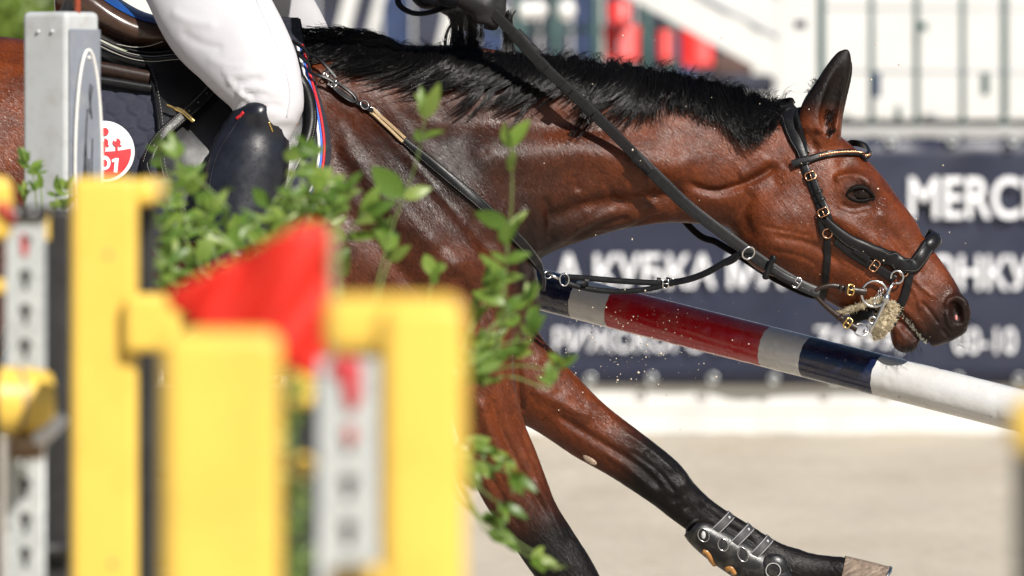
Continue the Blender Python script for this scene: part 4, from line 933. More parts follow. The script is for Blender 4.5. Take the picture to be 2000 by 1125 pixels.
def quilt(x, y):
    # pillowed cells stitched in staggered rows, small diamonds where four meet
    cw, ch = 41., 30.; best = np.full(x.shape, 1e9); sec = best.copy()
    r0 = np.floor(y/ch)
    for dr in (-1, 0, 1, 2):
        r = r0+dr; off = .5*(r % 2); c0 = np.floor(x/cw-off)
        for dc in (0, 1):
            d = np.hypot((x-(c0+dc+off)*cw)*.82, y-r*ch); n = d < best; sec = np.where(n, best, np.minimum(sec, d)); best = np.where(n, d, best)
    e = np.clip((sec-best)/2/9., 0, 1); return .007*(1-(1-e)**2.2)
pad = empty('saddle_pad', P(350, 250, 14.7), 'navy quilted saddle pad with tricolour cord and round 101 badge', 'saddle pad')
PR = [(583,34),(592,76),(610,140),(630,205),(643,255),(647,295),(640,335),(622,372),(585,420),(520,455)]
patch('quilted_cloth', [(112,128),(106,200),(104,280),(104,360),(110,440),(120,500)], [(x-22, y) for x, y in PR], 180, 150, .010, m_pad, pad, quilt, th=.008)
patch('binding', [(x-34, y+1) for x, y in PR], PR, 14, 90, .013, m_bind, pad, lambda x, y: .0015*np.sin(y*.9), th=.010)
CW_ = [(571,40),(578,76),(588,118),(600,163),(611,203),(619,243),(623,285),(620,325),(611,362),(590,400)]
for nm, dx, m, r in (('white_cord', 0, m_cw, .0036), ('blue_cord', 5, m_cb, .0030), ('red_cord', 10, m_cr, .0036)):
    q = even(crom([(x+dx, y) for x, y in CW_], 80), 80); D = depth_grid(q[:, None].transpose(1, 0, 2))[0]; pts = [P(x, y, d-.016) for (x, y), d in zip(q, D)]
    MB().tube(pts, r*(1+.0*0), 8).obj(nm, m, pad)
def badge():
    c0 = np.array((203., 296.)); R = 60.
    def disc(name, poly, off, mat, parent):
        poly = np.array(poly, float); l, n, _ = hit(*c0); V = []
        for x, y in poly: V.append(P(x, y, hit(x, y)[0].y-off))
        return mesh_obj(name, V, [tuple(range(len(V)))], mat, parent, smooth=False)
    circ = lambda cx, cy, r, n=40, ry=None: [(cx+r*math.cos(t), cy+(ry or r)*math.sin(t)) for t in np.linspace(0, 2*np.pi, n, endpoint=False)]
    b0 = disc('badge', circ(*c0, R, 64), .0225, m_badge_w, pad)
    # red field with a curved upper edge
    a = np.linspace(0, 1, 16); top = [(203-52.5+105*t, 290+6*math.sin(t*math.pi)) for t in a]; ang = np.linspace(-.1, math.pi+.1, 40); low = [(203+53*math.cos(t), 296+53*math.sin(t)) for t in ang]
    disc('red_field', top+low, .0245, m_badge_r, b0)
    for x in (205, 172): disc('red_dot', circ(x if x > 180 else 178, 257, 7.5), .0245, m_badge_r, b0)
    for x in (204, 228, 180):
        disc('red_bird', circ(x, 278, 7.8)+[], .0245, m_badge_r, b0); disc('red_bird', [(x-2.5, 284), (x+2.5, 284), (x+2, 295), (x-2, 295)], .0247, m_badge_r, b0); disc('red_bird', [(x+5, 281), (x+10.5, 285), (x+5, 287)], .0247, m_badge_r, b0)
        disc('bird_eye', circ(x-3, 273.5, 2.6, 16), .0252, m_badge_w, b0)
    g = disc('digit', [(176,305),(183,301),(188,301),(188,327),(181,327),(181,309),(176,310)], .0252, m_badge_w, b0)
    outer, inner = circ(204, 318, 12, 32, 14), circ(204, 319, 5.5, 32, 7.5); V = [P(x, y, hit(x, y)[0].y-.0252) for x, y in outer+inner]
    mesh_obj('digit', V, [(i, (i+1) % 32, 32+(i+1) % 32, 32+i) for i in range(32)], m_badge_w, b0, smooth=False)
    disc('digit', [(218,312),(226,308.5),(232,309),(229,337),(222,336.5),(224,316),(219,317)], .0252, m_badge_w, b0)
badge()
# -------- saddle
saddle = empty('saddle', P(330, 120, 15.0), 'black leather jumping saddle with brown seat under the rider', 'saddle')
def seat():
    S = crom(np.array([(110,-70,40,.150),(170,-48,62,.168),(230,-4,88,.175),(285,26,103,.165),(345,36,106,.145),(415,22,108,.125),(480,-12,100,.10),(520,-22,80,.06)], float), 46); rows = []
    for x, t, b_, w in S:
        a = np.linspace(0, 2*np.pi, 36, endpoint=False); ca, sa = np.cos(a), np.sin(a); e = lambda v, p: np.sign(v)*np.abs(v)**p
        c = P(x, (t+b_)/2, 15.0); h = (b_-t)/2*M850; rows.append(np.stack([np.full(36, c.x), 15+w*e(ca, .75), c.z+h*e(sa, .85)], 1))
    R = np.array(rows); o = MB().loft(R).obj('seat', m_seat, saddle)
    s = o.modifiers.new('s', 'SUBSURF'); s.levels = s.render_levels = 1
    # reflection on the seat put in as a blue strip along the top of the dip
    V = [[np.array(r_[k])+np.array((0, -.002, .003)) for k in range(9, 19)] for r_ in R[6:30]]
    k0 = list(range(9, 16)); b_ = MB(); b_.loft([[np.array(r_[k])+np.array((0, -.0012, .0018)) for k in k0] for r_ in R[9:30]], closed=False); b_.obj('seat_reflection', m_blue_refl, o)
    # welts and stitch lines round the lower edge
    for dy, r, m, nm in ((0, .0035, m_lea, 'welt'), (7, .0022, m_stitch, 'stitching'), (12, .005, m_lea, 'welt'), (17, .0022, m_stitch, 'stitching')):
        q = crom(np.array([(150,52),(190,70),(228,88),(262,99),(300,103),(345,99),(400,100),(460,108)], float), 50); MB().tube([P(x, y+dy, 14.845-.0015*dy) for x, y in q], r if m is m_lea else .0009, 6).obj(nm, m, saddle)
    q = crom(np.array([(228,86),(260,92),(290,90),(318,81)], float), 24); MB().tube([P(x, y, 14.838) for x, y in q], .0009, 5).obj('stitching', m_stitch, saddle)
seat()
def roll(name, path, r, d, mat, flat=.8):
    q = crom(np.array(path, float), 40); rr = np.full(40, r); rr[:9] *= np.sqrt(np.linspace(.03, 1, 9)); MB().tube([P(x, y, d) for x, y in q], rr, 16, flat=flat).obj(name, mat, saddle)
roll('panel', [(95,70),(150,88),(200,106),(250,120),(285,128)], .020, 14.855, m_lea_s)
roll('panel', [(90,120),(150,128),(200,136),(260,148),(292,154)], .019, 14.815, m_leab)
roll('panel', [(90,146),(150,152),(210,160),(270,170),(296,174)], .012, 14.79, m_lea)
FL = [(277,106),(290,140),(300,175),(307,215),(311,255),(312,300),(318,338),(332,372),(362,410),(405,440)]; FR = [(470,108),(540,130),(585,165),(602,200),(608,235),(606,262),(598,290),(575,340),(540,400),(500,445)]
fl_, Qf, Df = patch('flap', FL, FR, 70, 60, .026, m_lea_s, saddle, lambda x, y: .004*np.exp(-((x-350)/30)**2-((y-285)/40)**2)+.002*np.sin(x*.035+y*.02)+.045*np.exp(-(np.maximum(y-100, 0)/45)**2), th=.006)
def on_flap(path, n, off):
    q = even(crom(path, 14*len(path)), n); D = depth_grid(q[None])[0]; return np.array([P(x, y, d-off-.045*math.exp(-(max(y-100, 0)/45)**2)) for (x, y), d in zip(q, D)])
MB().tube(on_flap(FL, 70, .030), .0042, 8).obj('piping', m_lea, saddle)
mb = MB(); q = on_flap([(x+8, y) for x, y in FL], 120, .0275)
for i in range(0, 119, 2): mb.tube([q[i], q[i+1]], .0006, 4)
mb.obj('stitching', m_stitch, saddle)
# knee roll at the front of the flap
q = on_flap([(582,150),(598,178),(606,210),(607,240),(601,270),(590,298)], 36, .036); MB().tube(q, np.r_[.008, np.full(34, .015), .008], 14).obj('knee_roll', m_lea, saddle)
mb = MB(); q2 = even(q+np.array((.010, -.012, 0)), 70)
for i in range(0, 69, 2): mb.tube([q2[i], q2[i+1]], .0006, 4)
mb.obj('stitching', m_stitch, saddle)
q = on_flap([(455,185),(460,215),(463,245)], 12, .034); MB().strap(q, [np.array((0, -1, 0))]*12, .016, .004).obj('girth_strap', m_lea, saddle)
def leather_strap():
    path = [(440,140),(420,165),(385,203),(350,233),(318,262),(298,290),(288,318)]; n = 60; p = on_flap(path, n, .040); p[:, 1] -= .004
    o = MB().strap(p, [np.array((-.35, -1, -.2))]*n, .026, .005, crown=.1).obj('stirrup_leather', m_lea, saddle, auto=55)
    t = np.gradient(p, axis=0); t /= np.linalg.norm(t, axis=1)[:, None]; s_ = np.cross(t, (0, -1, .15)); s_ /= np.linalg.norm(s_, axis=1)[:, None]
    for k in (-1, 1):
        mb = MB(); q = even(p+s_*k*.0095+np.array((0, -.0056, 0)), 110)
        for i in range(0, 109, 2): mb.tube([q[i], q[i+1]], .0006, 4)
        mb.obj('stitching', m_stitch, o)
    for i in range(8, 52, 6): MB().ball(p[i]+np.array((0, -.0056, 0)), (.0022, .0012, .0022), 8, 6).obj('strap_hole', m_stitch, o)
    p = on_flap([(290,300),(284,322),(290,340),(300,356)], 24, .040); MB().strap(p, [np.array((-.4, -1, .1))]*24, np.linspace(.020, .014, 24), .006).obj('strap_end', m_lea, o, auto=55)
    q = on_flap([(326,205),(340,211),(356,218),(370,230),(379,238)], 20, .052); MB().strap(q, [np.array((.2, -1, .2))]*20, np.r_[.003, .007, np.full(4, .006), np.full(12, .011), .011, .008], .005, crown=.3).obj('clasp', m_brass, o, auto=60)
leather_strap()
print('saddle', time.time()-T0)
# ================================================================ rider
m_breech = simple('white_breeches', (.52, .515, .54), .75, spec=.25, var=.03, vs=20, bs=.5, bscale=1100, bd=.0006)
m_boot = simple('black_riding_boot', (.010, .011, .016), .30, spec=.5, var=.3, vs=25, bs=.25, bscale=300, bd=.0008)
m_jacket = simple('dark_jacket', (.006, .007, .012), .7, spec=.25, var=.2, vs=60, bs=.5, bscale=700)
m_glove = simple('black_glove', (.010, .010, .011), .5, spec=.4, var=.35, vs=120, bs=.6, bscale=500, bd=.001)
m_skin = simple('skin', (.46, .28, .21), .5, var=.1, vs=60, bs=.3)
m_helmet = simple('black_helmet', (.01, .01, .012), .3, var=.2, vs=40, bs=.2)
ry = 15+axis([(-.62, .62, .0075)]); RX = axis([(wx(150), wx(1080), .0075)]); RZ = axis([(wz(760), wz(-720), .0075)])
def g(secs, e): return [(a, b_, c, d, w+e, *r) for a, b_, c, d, w, *r in [((s[0], s[1], s[2], s[3], s[4], *s[5:])) for s in secs]]
def grown(secs, e):
    """push both outlines and the width out by e metres"""
    out = []
    for s in secs:
        v = np.array((s[0]-s[2], s[1]-s[3]), float); v *= e*850/np.linalg.norm(v); out.append((s[0]+v[0], s[1]+v[1], s[2]-v[0], s[3]-v[1], s[4]+e, 0, s[6] if len(s) > 6 else 0))
    return out
#       front x,y | back x,y | half width, egg, lateral offset (m; negative is toward the camera)
THIGH = [(450,-190,215,-90,.095,0,-.10), (490,-80,265,-45,.098,0,-.17), (527,20,312,35,.094,0,-.25), (562,90,372,95,.085,0,-.315), (586,150,424,148,.074,0,-.355), (591,205,470,192,.064,0,-.375), (580,244,487,222,.058,0,-.380)]
SHIN = [(588,226,474,205,.058,0,-.378), (566,272,448,240,.058,0,-.380), (560,310,420,292,.060,0,-.392), (548,375,402,362,.060,0,-.405), (522,460,396,455,.054,0,-.425), (494,550,402,548,.044,0,-.435), (474,625,404,620,.040,0,-.435)]
FOOT = [(470,610,398,640,.040,0,-.435), (500,655,420,690,.042,0,-.435), (545,672,490,702,.045,0,-.44), (585,684,560,706,.036,0,-.44)]
def legs(F, e, what, near=True):
    for yc, dx, dy, d in ((0, 0, 0, 14.63), (1, 78, -14, 15.37)):
        for nm, S in (('thigh', THIGH), ('shin', SHIN), ('foot', FOOT)):
            if nm not in what: continue
            if yc: S = [(s[0]+dx, s[1]+dy, s[2]+dx, s[3]+dy, s[4], 0, -s[6]) for s in S]
            F.loft(grown(S, e), k=.025, d=d, cap=(.03, .012 if nm != 'thigh' else .02), n=60)
TORSO = [(420,-150,230,-60,.155), (470,-230,290,-170,.150), (560,-340,400,-280,.140), (660,-430,510,-410,.165), (730,-480,600,-490,.150), (760,-510,650,-540,.07)]
SH = {-1: P(680, -440, 14.80), 1: P(680, -440, 15.20)}; EL = {-1: P(735, -170, 14.68), 1: P(735, -170, 15.30)}; WR = {-1: P(880, -20, 14.85), 1: P(836, -16, 15.10)}
def arms(F, e):
    for s in (-1, 1): F.cone(SH[s], EL[s], .058+e, .045+e, .03); F.cone(EL[s], WR[s], .044+e, .030+e, .015)
def hand(F, s, e):
    # closed fist round the rein: back of the hand to the outside, knuckles forward, thumb on top
    W_ = np.array(WR[s]); o = s; K = W_+np.array((.075, 0, -.035))
    F.cone(W_, K, .026+e, .032+e, .012)
    for i, (l1, l2, l3) in enumerate(((.032, .026, .020), (.036, .029, .022), (.034, .027, .021), (.027, .021, .017))):
        b0 = K+np.array((.018-.004*i, o*.014, .024-.019*i)); r = (.0098, .0102, .0098, .0088)[i]+e
        b1 = b0+np.array((l1*.75, -o*l1*.35, -l1*.35)); b2 = b1+np.array((-l2*.15, -o*l2*.92, -l2*.3)); b3 = b2+np.array((-l3*.95, o*l3*.1, l3*.1))
        F.cone(K+np.array((-.01, o*.008, .018-.016*i)), b0, r+.003, r+.001, .006); F.cone(b0, b1, r+.0005, r, .004); F.cone(b1, b2, r, r*.95, .003); F.cone(b2, b3, r*.95, r*.85, .003)
    t0 = K+np.array((-.03, -o*.012, .022)); t1 = t0+np.array((.034, -o*.006, .014)); t2 = t1+np.array((.030, -o*.002, -.002)); F.cone(t0, t1, .013+e, .0115+e, .006); F.cone(t1, t2, .0112+e, .0095+e, .004)
def head(F, e):
    c = np.array(P(830, -610, 15.0)); F.cone(P(720, -510, 15), c+np.array((-.02, 0, -.04)), .055+e, .05+e, .03); F.ell(c, (.098+e, .076+e, .115+e), .03); F.ell(c+np.array((.045, 0, -.06)), (.055+e, .05+e, .05+e), .03)
    F.ell(c+np.array((.108, 0, -.015)), (.018, .012, .02), .012)
    for s in (-1, 1): F.ell(c+np.array((-.005, s*.078, -.01)), (.016, .008, .028), .01); F.ell(c+np.array((.092, s*.032, .012)), (.016, .018, .012), .006, sub=True)
    F.ell(c+np.array((.098, 0, -.062)), (.012, .024, .004), .005, sub=True)
def make(name, mat, build, parent, it=3, sc=None):
    F = Field(RX, ry, RZ); build(F); V, Q = F.mesh(); V = relax(V, Q, it)
    if sc: V = sculpt(V, Q, sc)
    return mesh_obj(name, V, Q, mat, parent)
def whole(F):
    legs(F, 0, ('thigh', 'shin', 'foot')); F.loft(TORSO, k=.04, cap=(.06, .03)); arms(F, 0); hand(F, -1, 0); hand(F, 1, 0); head(F, 0)
person = make('person', m_skin, whole, None)
tag(person, 'rider in white breeches, black boots and gloves leaning forward over the horse', 'person')
# folds behind the knee and along the thigh
FOLD = [([(466,170),(478,188),(492,198)], 4, .006), ([(452,160),(472,178),(500,186)], 3.5, -.006), ([(470,180),(500,172),(530,176)], 3.5, .003), ([(476,196),(505,186),(535,190)], 3.5, -.003), ([(440,150),(462,172),(474,196)], 5, .005), ([(520,60),(556,140),(575,200)], 4, .0015), ([(480,150),(520,160),(560,165)], 6, -.002), ([(400,110),(440,128),(490,132)], 7, .002), ([(474,204),(500,210),(530,204),(560,214)], 4, -.004), ([(480,214),(510,222),(545,222)], 4, .003), ([(455,158),(480,160),(515,150)], 4, -.004), ([(430,140),(460,146),(500,140)], 5, .0035), ([(350,60),(390,84),(440,96)], 8, -.003), ([(330,20),(370,40),(430,50)], 9, .003), ([(500,195),(530,182),(570,188)], 4, .0025)]
def breeches(F):
    legs(F, .006, ('thigh',)); F.loft(grown(TORSO[:2], .008), k=.05, cap=(.06, .03))
    for yc, dx, dy, d in ((0, 0, 0, 14.63), (1, 78, -14, 15.37)):
        S = SHIN[:2]; S = [(s[0]+dx, s[1]+dy, s[2]+dx, s[3]+dy, s[4], 0, -s[6] if yc else s[6]) for s in S]; F.loft(grown(S, .0), k=.02, d=d, cap=(.02, .006), n=40)
make('breeches', m_breech, breeches, person, sc=FOLD)
# boots: tops rise at the back and dip in front of the knee
def boot(far):
    F = Field(RX, ry, RZ); dx, dy, d = (78, -14, 15.37) if far else (0, 0, 14.63); sg = -1 if far else 1
    tr = lambda S: [(s[0]+dx, s[1]+dy, s[2]+dx, s[3]+dy, s[4], 0, s[6]*sg) for s in S]
    top = [(548,250,478,196,.060,0,-.380)]; S = tr([(556,258,476,200,.057,0,-.380)]+SHIN[1:]); S[1] = (S[1][0]-6, *S[1][1:]); F.loft(grown(S, .009), k=.012, d=d, cap=(.004, .02), n=60); F.ell((wx(507+dx)*d/15, 15-sg*.384, CAMH+(HOR-222-dy)*d/FPX), (.044, .072, .042), .012) if not far else None; F.loft(grown(tr(FOOT), .010), k=.03, d=d, cap=(.02, .02), n=40)
    V, Q = F.mesh(); V = relax(V, Q, 2); o = mesh_obj('boot', V, Q, m_boot, person); print('boot', V.min(0), V.max(0)); return o
bt = boot(False); boot(True)
def boot_bits():
    dg = bt; V = np.array([v.co for v in bt.data.vertices]); bv = BVHTree.FromPolygons([tuple(v) for v in V.tolist()], [tuple(p.vertices) for p in bt.data.polygons])
    def h_(x, y):
        dr = P(x, y, 1)-CAMP; l = bv.ray_cast(CAMP, dr.normalized())[0]; return l if l is not None else P(x, y, 14.57)
    q = crom(np.array([(525,238),(529,248),(533,258)], float), 8); MB().tube([h_(x, y)+Vector((0, -.001, 0)) for x, y in q], .0022, 6).obj('boot_emblem', m_brass, bt)
    q = crom(np.array([(470,228),(448,262),(425,300),(412,345),(404,400)], float), 40); MB().tube([h_(x, y)+Vector((0, -.0005, 0)) for x, y in q], .0016, 6).obj('boot_seam', m_boot, bt)
    q = crom(np.array([(462,232),(470,226),(476,219)], float), 8); MB().tube([h_(x, y) for x, y in q], .004, 8).obj('boot_tab', m_badge_r, bt)
boot_bits()
m_seam = simple('breeches_seam', (.46, .455, .48), .8, var=.05, vs=80, bs=0)
def seam():
    br = [c for c in person.children if c.name.startswith('breeches')][0]; V = np.array([v.co for v in br.data.vertices]); bv = BVHTree.FromPolygons([tuple(v) for v in V.tolist()], [tuple(p.vertices) for p in br.data.polygons])
    for path in ([(500,0),(528,60),(552,120),(566,180),(560,230)],):
        pts = []
        for x, y in crom(path, 40):
            dr = P(x, y, 1)-CAMP; l = bv.ray_cast(CAMP, dr.normalized())[0]
            if l is not None: pts.append(l+Vector((0, -.0002, 0)))
        if len(pts) > 4: MB().tube(pts, .0011, 5).obj('seam', m_seam, br)
seam()
# stirrup irons under the boots, hung from the saddle
for s_, dx, dy in ((-1, 0, 0), (1, 78, -14)):
    d_ = 15+s_*.44; c = np.array(P(522+dx, 690+dy, 15+s_*.437)); a = np.linspace(math.radians(-20), math.radians(200), 30)
    mb = MB().tube([c+np.array((.0, math.cos(t)*.058, math.sin(t)*.105-.012)) for t in a], .0045, 8); mb.box((c[0]-.022, c[1]-.056, c[2]-.056), (c[0]+.022, c[1]+.056, c[2]-.046)); mb.obj('stirrup_iron', m_steelbar, saddle, auto=40)
    top = np.array(P(470+dx, 330+dy, 15+s_*.335)); MB().strap(crom([top, top*.5+(c+np.array((0, 0, .09)))*.5+np.array((0, s_*.02, 0)), c+np.array((0, 0, .094))], 20), [np.array((0, s_, 0))]*20, .024, .004).obj('stirrup_strap', m_lea, saddle, auto=50)
make('jacket', m_jacket, lambda F: (F.loft(grown(TORSO, .014), k=.04, cap=(.05, .03)), arms(F, .012)), person)
for s in (-1, 1):
    def gl(F): hand(F, s, .0022)
    make('glove', m_glove, gl, person, it=1)
def hel(F): c = np.array(P(830, -610, 15.0)); F.ell(c+np.array((-.008, 0, .035)), (.122, .098, .105), .02); F.ell(c+np.array((.115, 0, .045)), (.05, .07, .012), .02)
make('helmet', m_helmet, hel, person)
p = crom(np.array([P(800,-22,14.9), P(781,-8,14.89), P(778,6,14.88), P(790,19,14.87), P(812,27,14.87), P(838,25,14.87), P(872,14,14.88), P(930,2,14.86)]), 44); MB().strap(p, [np.array((0, -.75, .65))]*44, np.r_[np.full(30, .014), np.linspace(.014, .019, 14)], .003).obj('rein_loop', m_lea, rein, auto=50)
print('rider', time.time()-T0)
# ================================================================ tendon boot on the far fore leg
m_shell = simple('black_shell_plastic', (.009, .0095, .011), .34, spec=.4, var=.3, vs=40, bs=.4, bscale=200, bd=.001, dirt=((.10, .09, .075), .55, 35))
m_neo = simple('black_neoprene', (.014, .014, .015), .6, spec=.3, var=.3, vs=60, bs=.5, bscale=500)
m_strapb = simple('grey_black_elastic', (.028, .028, .030), .6, var=.25, vs=90, bs=.5, bscale=600)
m_pale = simple('pale_print', (.42, .42, .42), .6, var=.2, vs=90, bs=0)
m_tanlea = simple('tan_reinforcement', (.36, .17, .05), .35, var=.25, vs=60, bs=.3)
tb = empty('tendon_boot', hit(1440, 1060)[0], 'black tendon boot with three elastic straps on the reaching fore leg', 'boot')
SH_ = [(1366,1012,1336,1046,.040), (1384,1010,1350,1064,.046), (1420,1026,1384,1094,.046), (1470,1056,1430,1126,.044), (1512,1076,1468,1152,.046), (1540,1090,1496,1168,.049), (1552,1108,1516,1172,.044)]
C_, H_, W__, E_, Y_, up_ = dense(SH_, 40, 15.16); rows = []
for c, u, w in zip(C_, up_, W__):
    a = np.linspace(0, 2*np.pi, 28, endpoint=False); rows.append(np.stack([c[0]+u[0]/2*np.cos(a), 15.155+w*np.sin(a), c[1]+u[1]/2*np.cos(a)], 1))
shell = MB().loft(rows).obj('shell', m_shell, tb, auto=60)
SB = BVHTree.FromPolygons([tuple(v.co) for v in shell.data.vertices], [tuple(p_.vertices) for p_ in shell.data.polygons])
def sh(x, y, off=.0):
    dr = P(x, y, 1)-CAMP; l, n_, _, _ = SB.ray_cast(CAMP, dr.normalized())
    if l is None: l = hit(x, y, 15.11)[0]
    return np.array(l)+np.array((0, -off, 0))
e = crom([(1342,1044),(1346,1026),(1364,1014),(1388,1014),(1412,1026),(1440,1044),(1470,1062),(1500,1076),(1524,1086),(1540,1100),(1546,1118)], 60); MB().tube([sh(x, y, .001) for x, y in e], .0045, 8).obj('rolled_edge', m_neo, tb)
for top_, bot_ in (((1428,1005),(1372,1058)), ((1466,1028),(1408,1084)), ((1503,1051),(1447,1108))):
    t3, b3 = np.array(P(*top_, 15.16)), np.array(P(*bot_, 15.16)); c = (t3+b3)/2; c[1] = 15.155; u = (t3-b3)/2; u[1] = 0; a = np.linspace(math.radians(-115), math.radians(115), 40)
    p = np.array([c+u*math.cos(t)*1.02+np.array((0, -1, 0))*math.sin(t)*.038 for t in a]); nr = np.array([u/np.linalg.norm(u)*math.cos(t)+np.array((0, -1, 0))*math.sin(t) for t in a])
    o = MB().strap(p, nr, .022, .0022).obj('elastic_strap', m_strapb, tb, auto=60); t = np.gradient(p, axis=0); t /= np.linalg.norm(t, axis=1)[:, None]; sd = np.cross(t, nr)
    for s in (-1, 1): MB().tube(p+sd*s*.009+nr*.0022, .0007, 5).obj('edge_line', m_pale, o)
    MB().ball(p[26]+nr[26]*.0022, (.003, .0012, .004), 8, 6).obj('woven_mark', m_pale, o)
for (x, y), rx, ry in (((1374,1045), 11, 14), ((1412,1064), 10, 13), ((1451,1083), 10, 15)):
    MB().ring(sh(x, y, .001), np.array((.9, 0, .35)), np.array((-.35, 0, .9)), rx*M850, .0013, 26, 6, ry=ry*M850).obj('vent_ring', m_steelbar, tb); MB().ball(sh(x, y, -.001), ((rx-2)*M850, .0022, (ry-2)*M850), 14, 8).obj('vent', m_neo, tb)
MB().ball(sh(1374, 1045, .001), (.005, .002, .009), 12, 8).obj('emblem', m_pale, tb)
for pts in ([(1373,1076),(1382,1080),(1390,1094),(1398,1104)], [(1418,1112),(1428,1110),(1436,1122)]):
    q = crom(pts, 12); MB().tube([sh(x, y, -.002) for x, y in q], np.r_[.004, np.full(10, .0075), .003], 8).obj('tan_patch', m_tanlea, tb)
MB().ball(sh(1512, 1110, -.010), (.034, .016, .034), 24, 14).obj('fetlock_cup', m_shell, tb); MB().ring(sh(1510, 1114, .006), X3, Z3, .017, .0011, 24, 6).obj('cup_ring', m_pale, tb)
# ================================================================ foreground: jump wings, flag, planted shrubs
m_yel = simple('yellow_gloss_paint', (.74, .495, .085), .35, spec=.5, var=.04, vs=9, bs=.2, bscale=60, dirt=((.45, .28, .05), .3, 10))
m_galv, nt, b = new_mat('galvanised_track'); v = coords(nt); vo = node(nt, 'ShaderNodeTexVoronoi'); vo.inputs['Scale'].default_value = 70; nt.links.new(v, vo.inputs['Vector'])
nt.links.new(ramp(nt, vo.outputs['Distance'], [(0, (.50, .53, .53)), (.8, (.66, .69, .68))]), b.inputs['Base Color']); b.inputs['Metallic'].default_value = .55; b.inputs['Roughness'].default_value = .42
m_blk = simple('black_painted_timber', (.014, .014, .014), .5, var=.35, vs=15, bs=.4, bscale=90)
m_gpost = simple('pale_grey_paint', (.46, .48, .49), .42, var=.07, vs=8, bs=.25, bscale=120, dirt=((.32, .30, .27), .5, 22))
m_gside = simple('slate_grey', (.20, .22, .26), .45, var=.10, vs=12, bs=.25, bscale=120, dirt=((.34, .33, .31), .4, 25))  # darker bluish grey for the right face and oval plate
m_flag = simple('red_flag_cloth', (.56, .020, .010), .6, spec=.3, var=.06, vs=30, bs=.5, bscale=700)
m_flag.node_tree.nodes['Principled BSDF'].inputs['Subsurface Weight'].default_value = .0
m_redp = simple('red_marker_paint', (.50, .04, .05), .5, var=.3, vs=80, bs=.2)
m_cup = simple('white_plastic_cup', (.72, .70, .66), .4, var=.1, vs=40, bs=.2)
m_tanp = simple('brown_plastic', (.30, .20, .12), .5, var=.2, vs=40, bs=.2)
m_orange = simple('orange_red_paint', (.55, .10, .04), .4, var=.15, vs=40, bs=.2)
def fbox(name, x0, y0, x1, y1, d, th, mat, parent, bev=.012):
    a, b_ = P(x0, y0, d), P(x1, y1, d); z1 = a.z; z0 = b_.z if y1 < 1400 else 0.0
    return MB().box((a.x, d, z0), (b_.x, d+th, z1)).obj(name, mat, parent, smooth=True, bevel=bev, seg=3)
# -------- grey pillar with oval plate
def pillar():
    d = 13.0; c = P(130, 22, d); root = empty('pillar', (c.x, d, 0), 'grey painted jump pillar with an oval plate on its side', 'pillar')
    th = math.radians(33); a = .112; ux = np.array((-math.cos(th), math.sin(th), 0)); vx = np.array((math.sin(th), math.cos(th), 0))*1.0
    K = np.array((c.x, d, 0)); up = np.array((0, 0, 1.))
    def slab(name, p0, e1, e2, e3, mat, bev):
        v = [p0+e1*i+e2*j+e3*k for k in (0, 1) for j in (0, 1) for i in (0, 1)]; return MB().add(v, [(0, 1, 3, 2), (4, 6, 7, 5), (0, 4, 5, 1), (2, 3, 7, 6), (0, 2, 6, 4), (1, 5, 7, 3)]).obj(name, mat, root, bevel=bev, seg=3)
    slab('post', K, ux*a, vx*a, up*c.z, m_gpost, .012)
    sn = np.array((math.cos(th), -math.sin(th), 0)); f0 = K+sn*.0025
    slab('side_panel', f0+vx*.006-sn*.002, vx*(a-.010), sn*.004, up*(c.z-.035), m_gside, .002)
    # oval plate
    cz = P(160, 330, d).z; cc = f0+vx*a*.54+np.array((0, 0, cz)); t = np.linspace(0, 2*np.pi, 48, endpoint=False); R = cc+np.cos(t)[:, None]*vx*.045+np.sin(t)[:, None]*up*.238
    V = np.vstack([R+sn*.003, R+sn*.007]); o = MB().add(V, [tuple(range(47, -1, -1)), tuple(range(48, 96))]+[(i, (i+1) % 48, 48+(i+1) % 48, 48+i) for i in range(48)]).obj('oval_plate', m_gside, root, auto=40)
    MB().tube(R+sn*.007, .0032, 8, closed=True).obj('plate_rim', m_cup, o)
    MB().ball(cc+up*.222+sn*.008, .004, 8, 6).obj('rivet', m_cup, o)
    q = lambda s, z: cc+vx*s+up*z+sn*.0075
    for pts in ([(.006,.17),(.002,.15),(.006,.12),(.010,.10)], [(.013,.165),(.006,.14),(.004,.11)], [(-.012,.05),(-.016,.0),(-.022,-.05)], [(-.004,.12),(-.010,.06),(-.006,-.02),(-.010,-.05)], [(.012,.06),(.010,.0),(.014,-.05)], [(-.02,-.03),(-.008,-.02),(.004,-.03),(.014,-.02)], [(-.02,-.05),(-.006,-.045),(.006,-.05)], [(-.015,.03),(-.012,-.02),(-.016,-.045)], [(.0,.02),(.003,-.03)]):
        MB().tube(crom([q(*p_) for p_ in pts], 10), .0016, 5).obj('plate_lettering', m_black, o)
    for s in (.035, .07): MB().ball(K+ux*s+up*(c.z-.04)+np.array((-math.sin(th), -math.cos(th), 0))*.001, .0045, 8, 6).obj('screw', m_gpost, root)
    k = K+ux*.01+vx*.05; MB().tube([k+up*(c.z-.01), k+up*(c.z+.20)], .006, 10).obj('flag_rod', m_orange, root)
    MB().tube([k+ux*.03+up*(c.z-.002), k+ux*.02+up*(c.z+.03), k+ux*.025+up*(c.z+.10)], [.012, .008, .011], 8).obj('clip', m_black, root)
pillar()
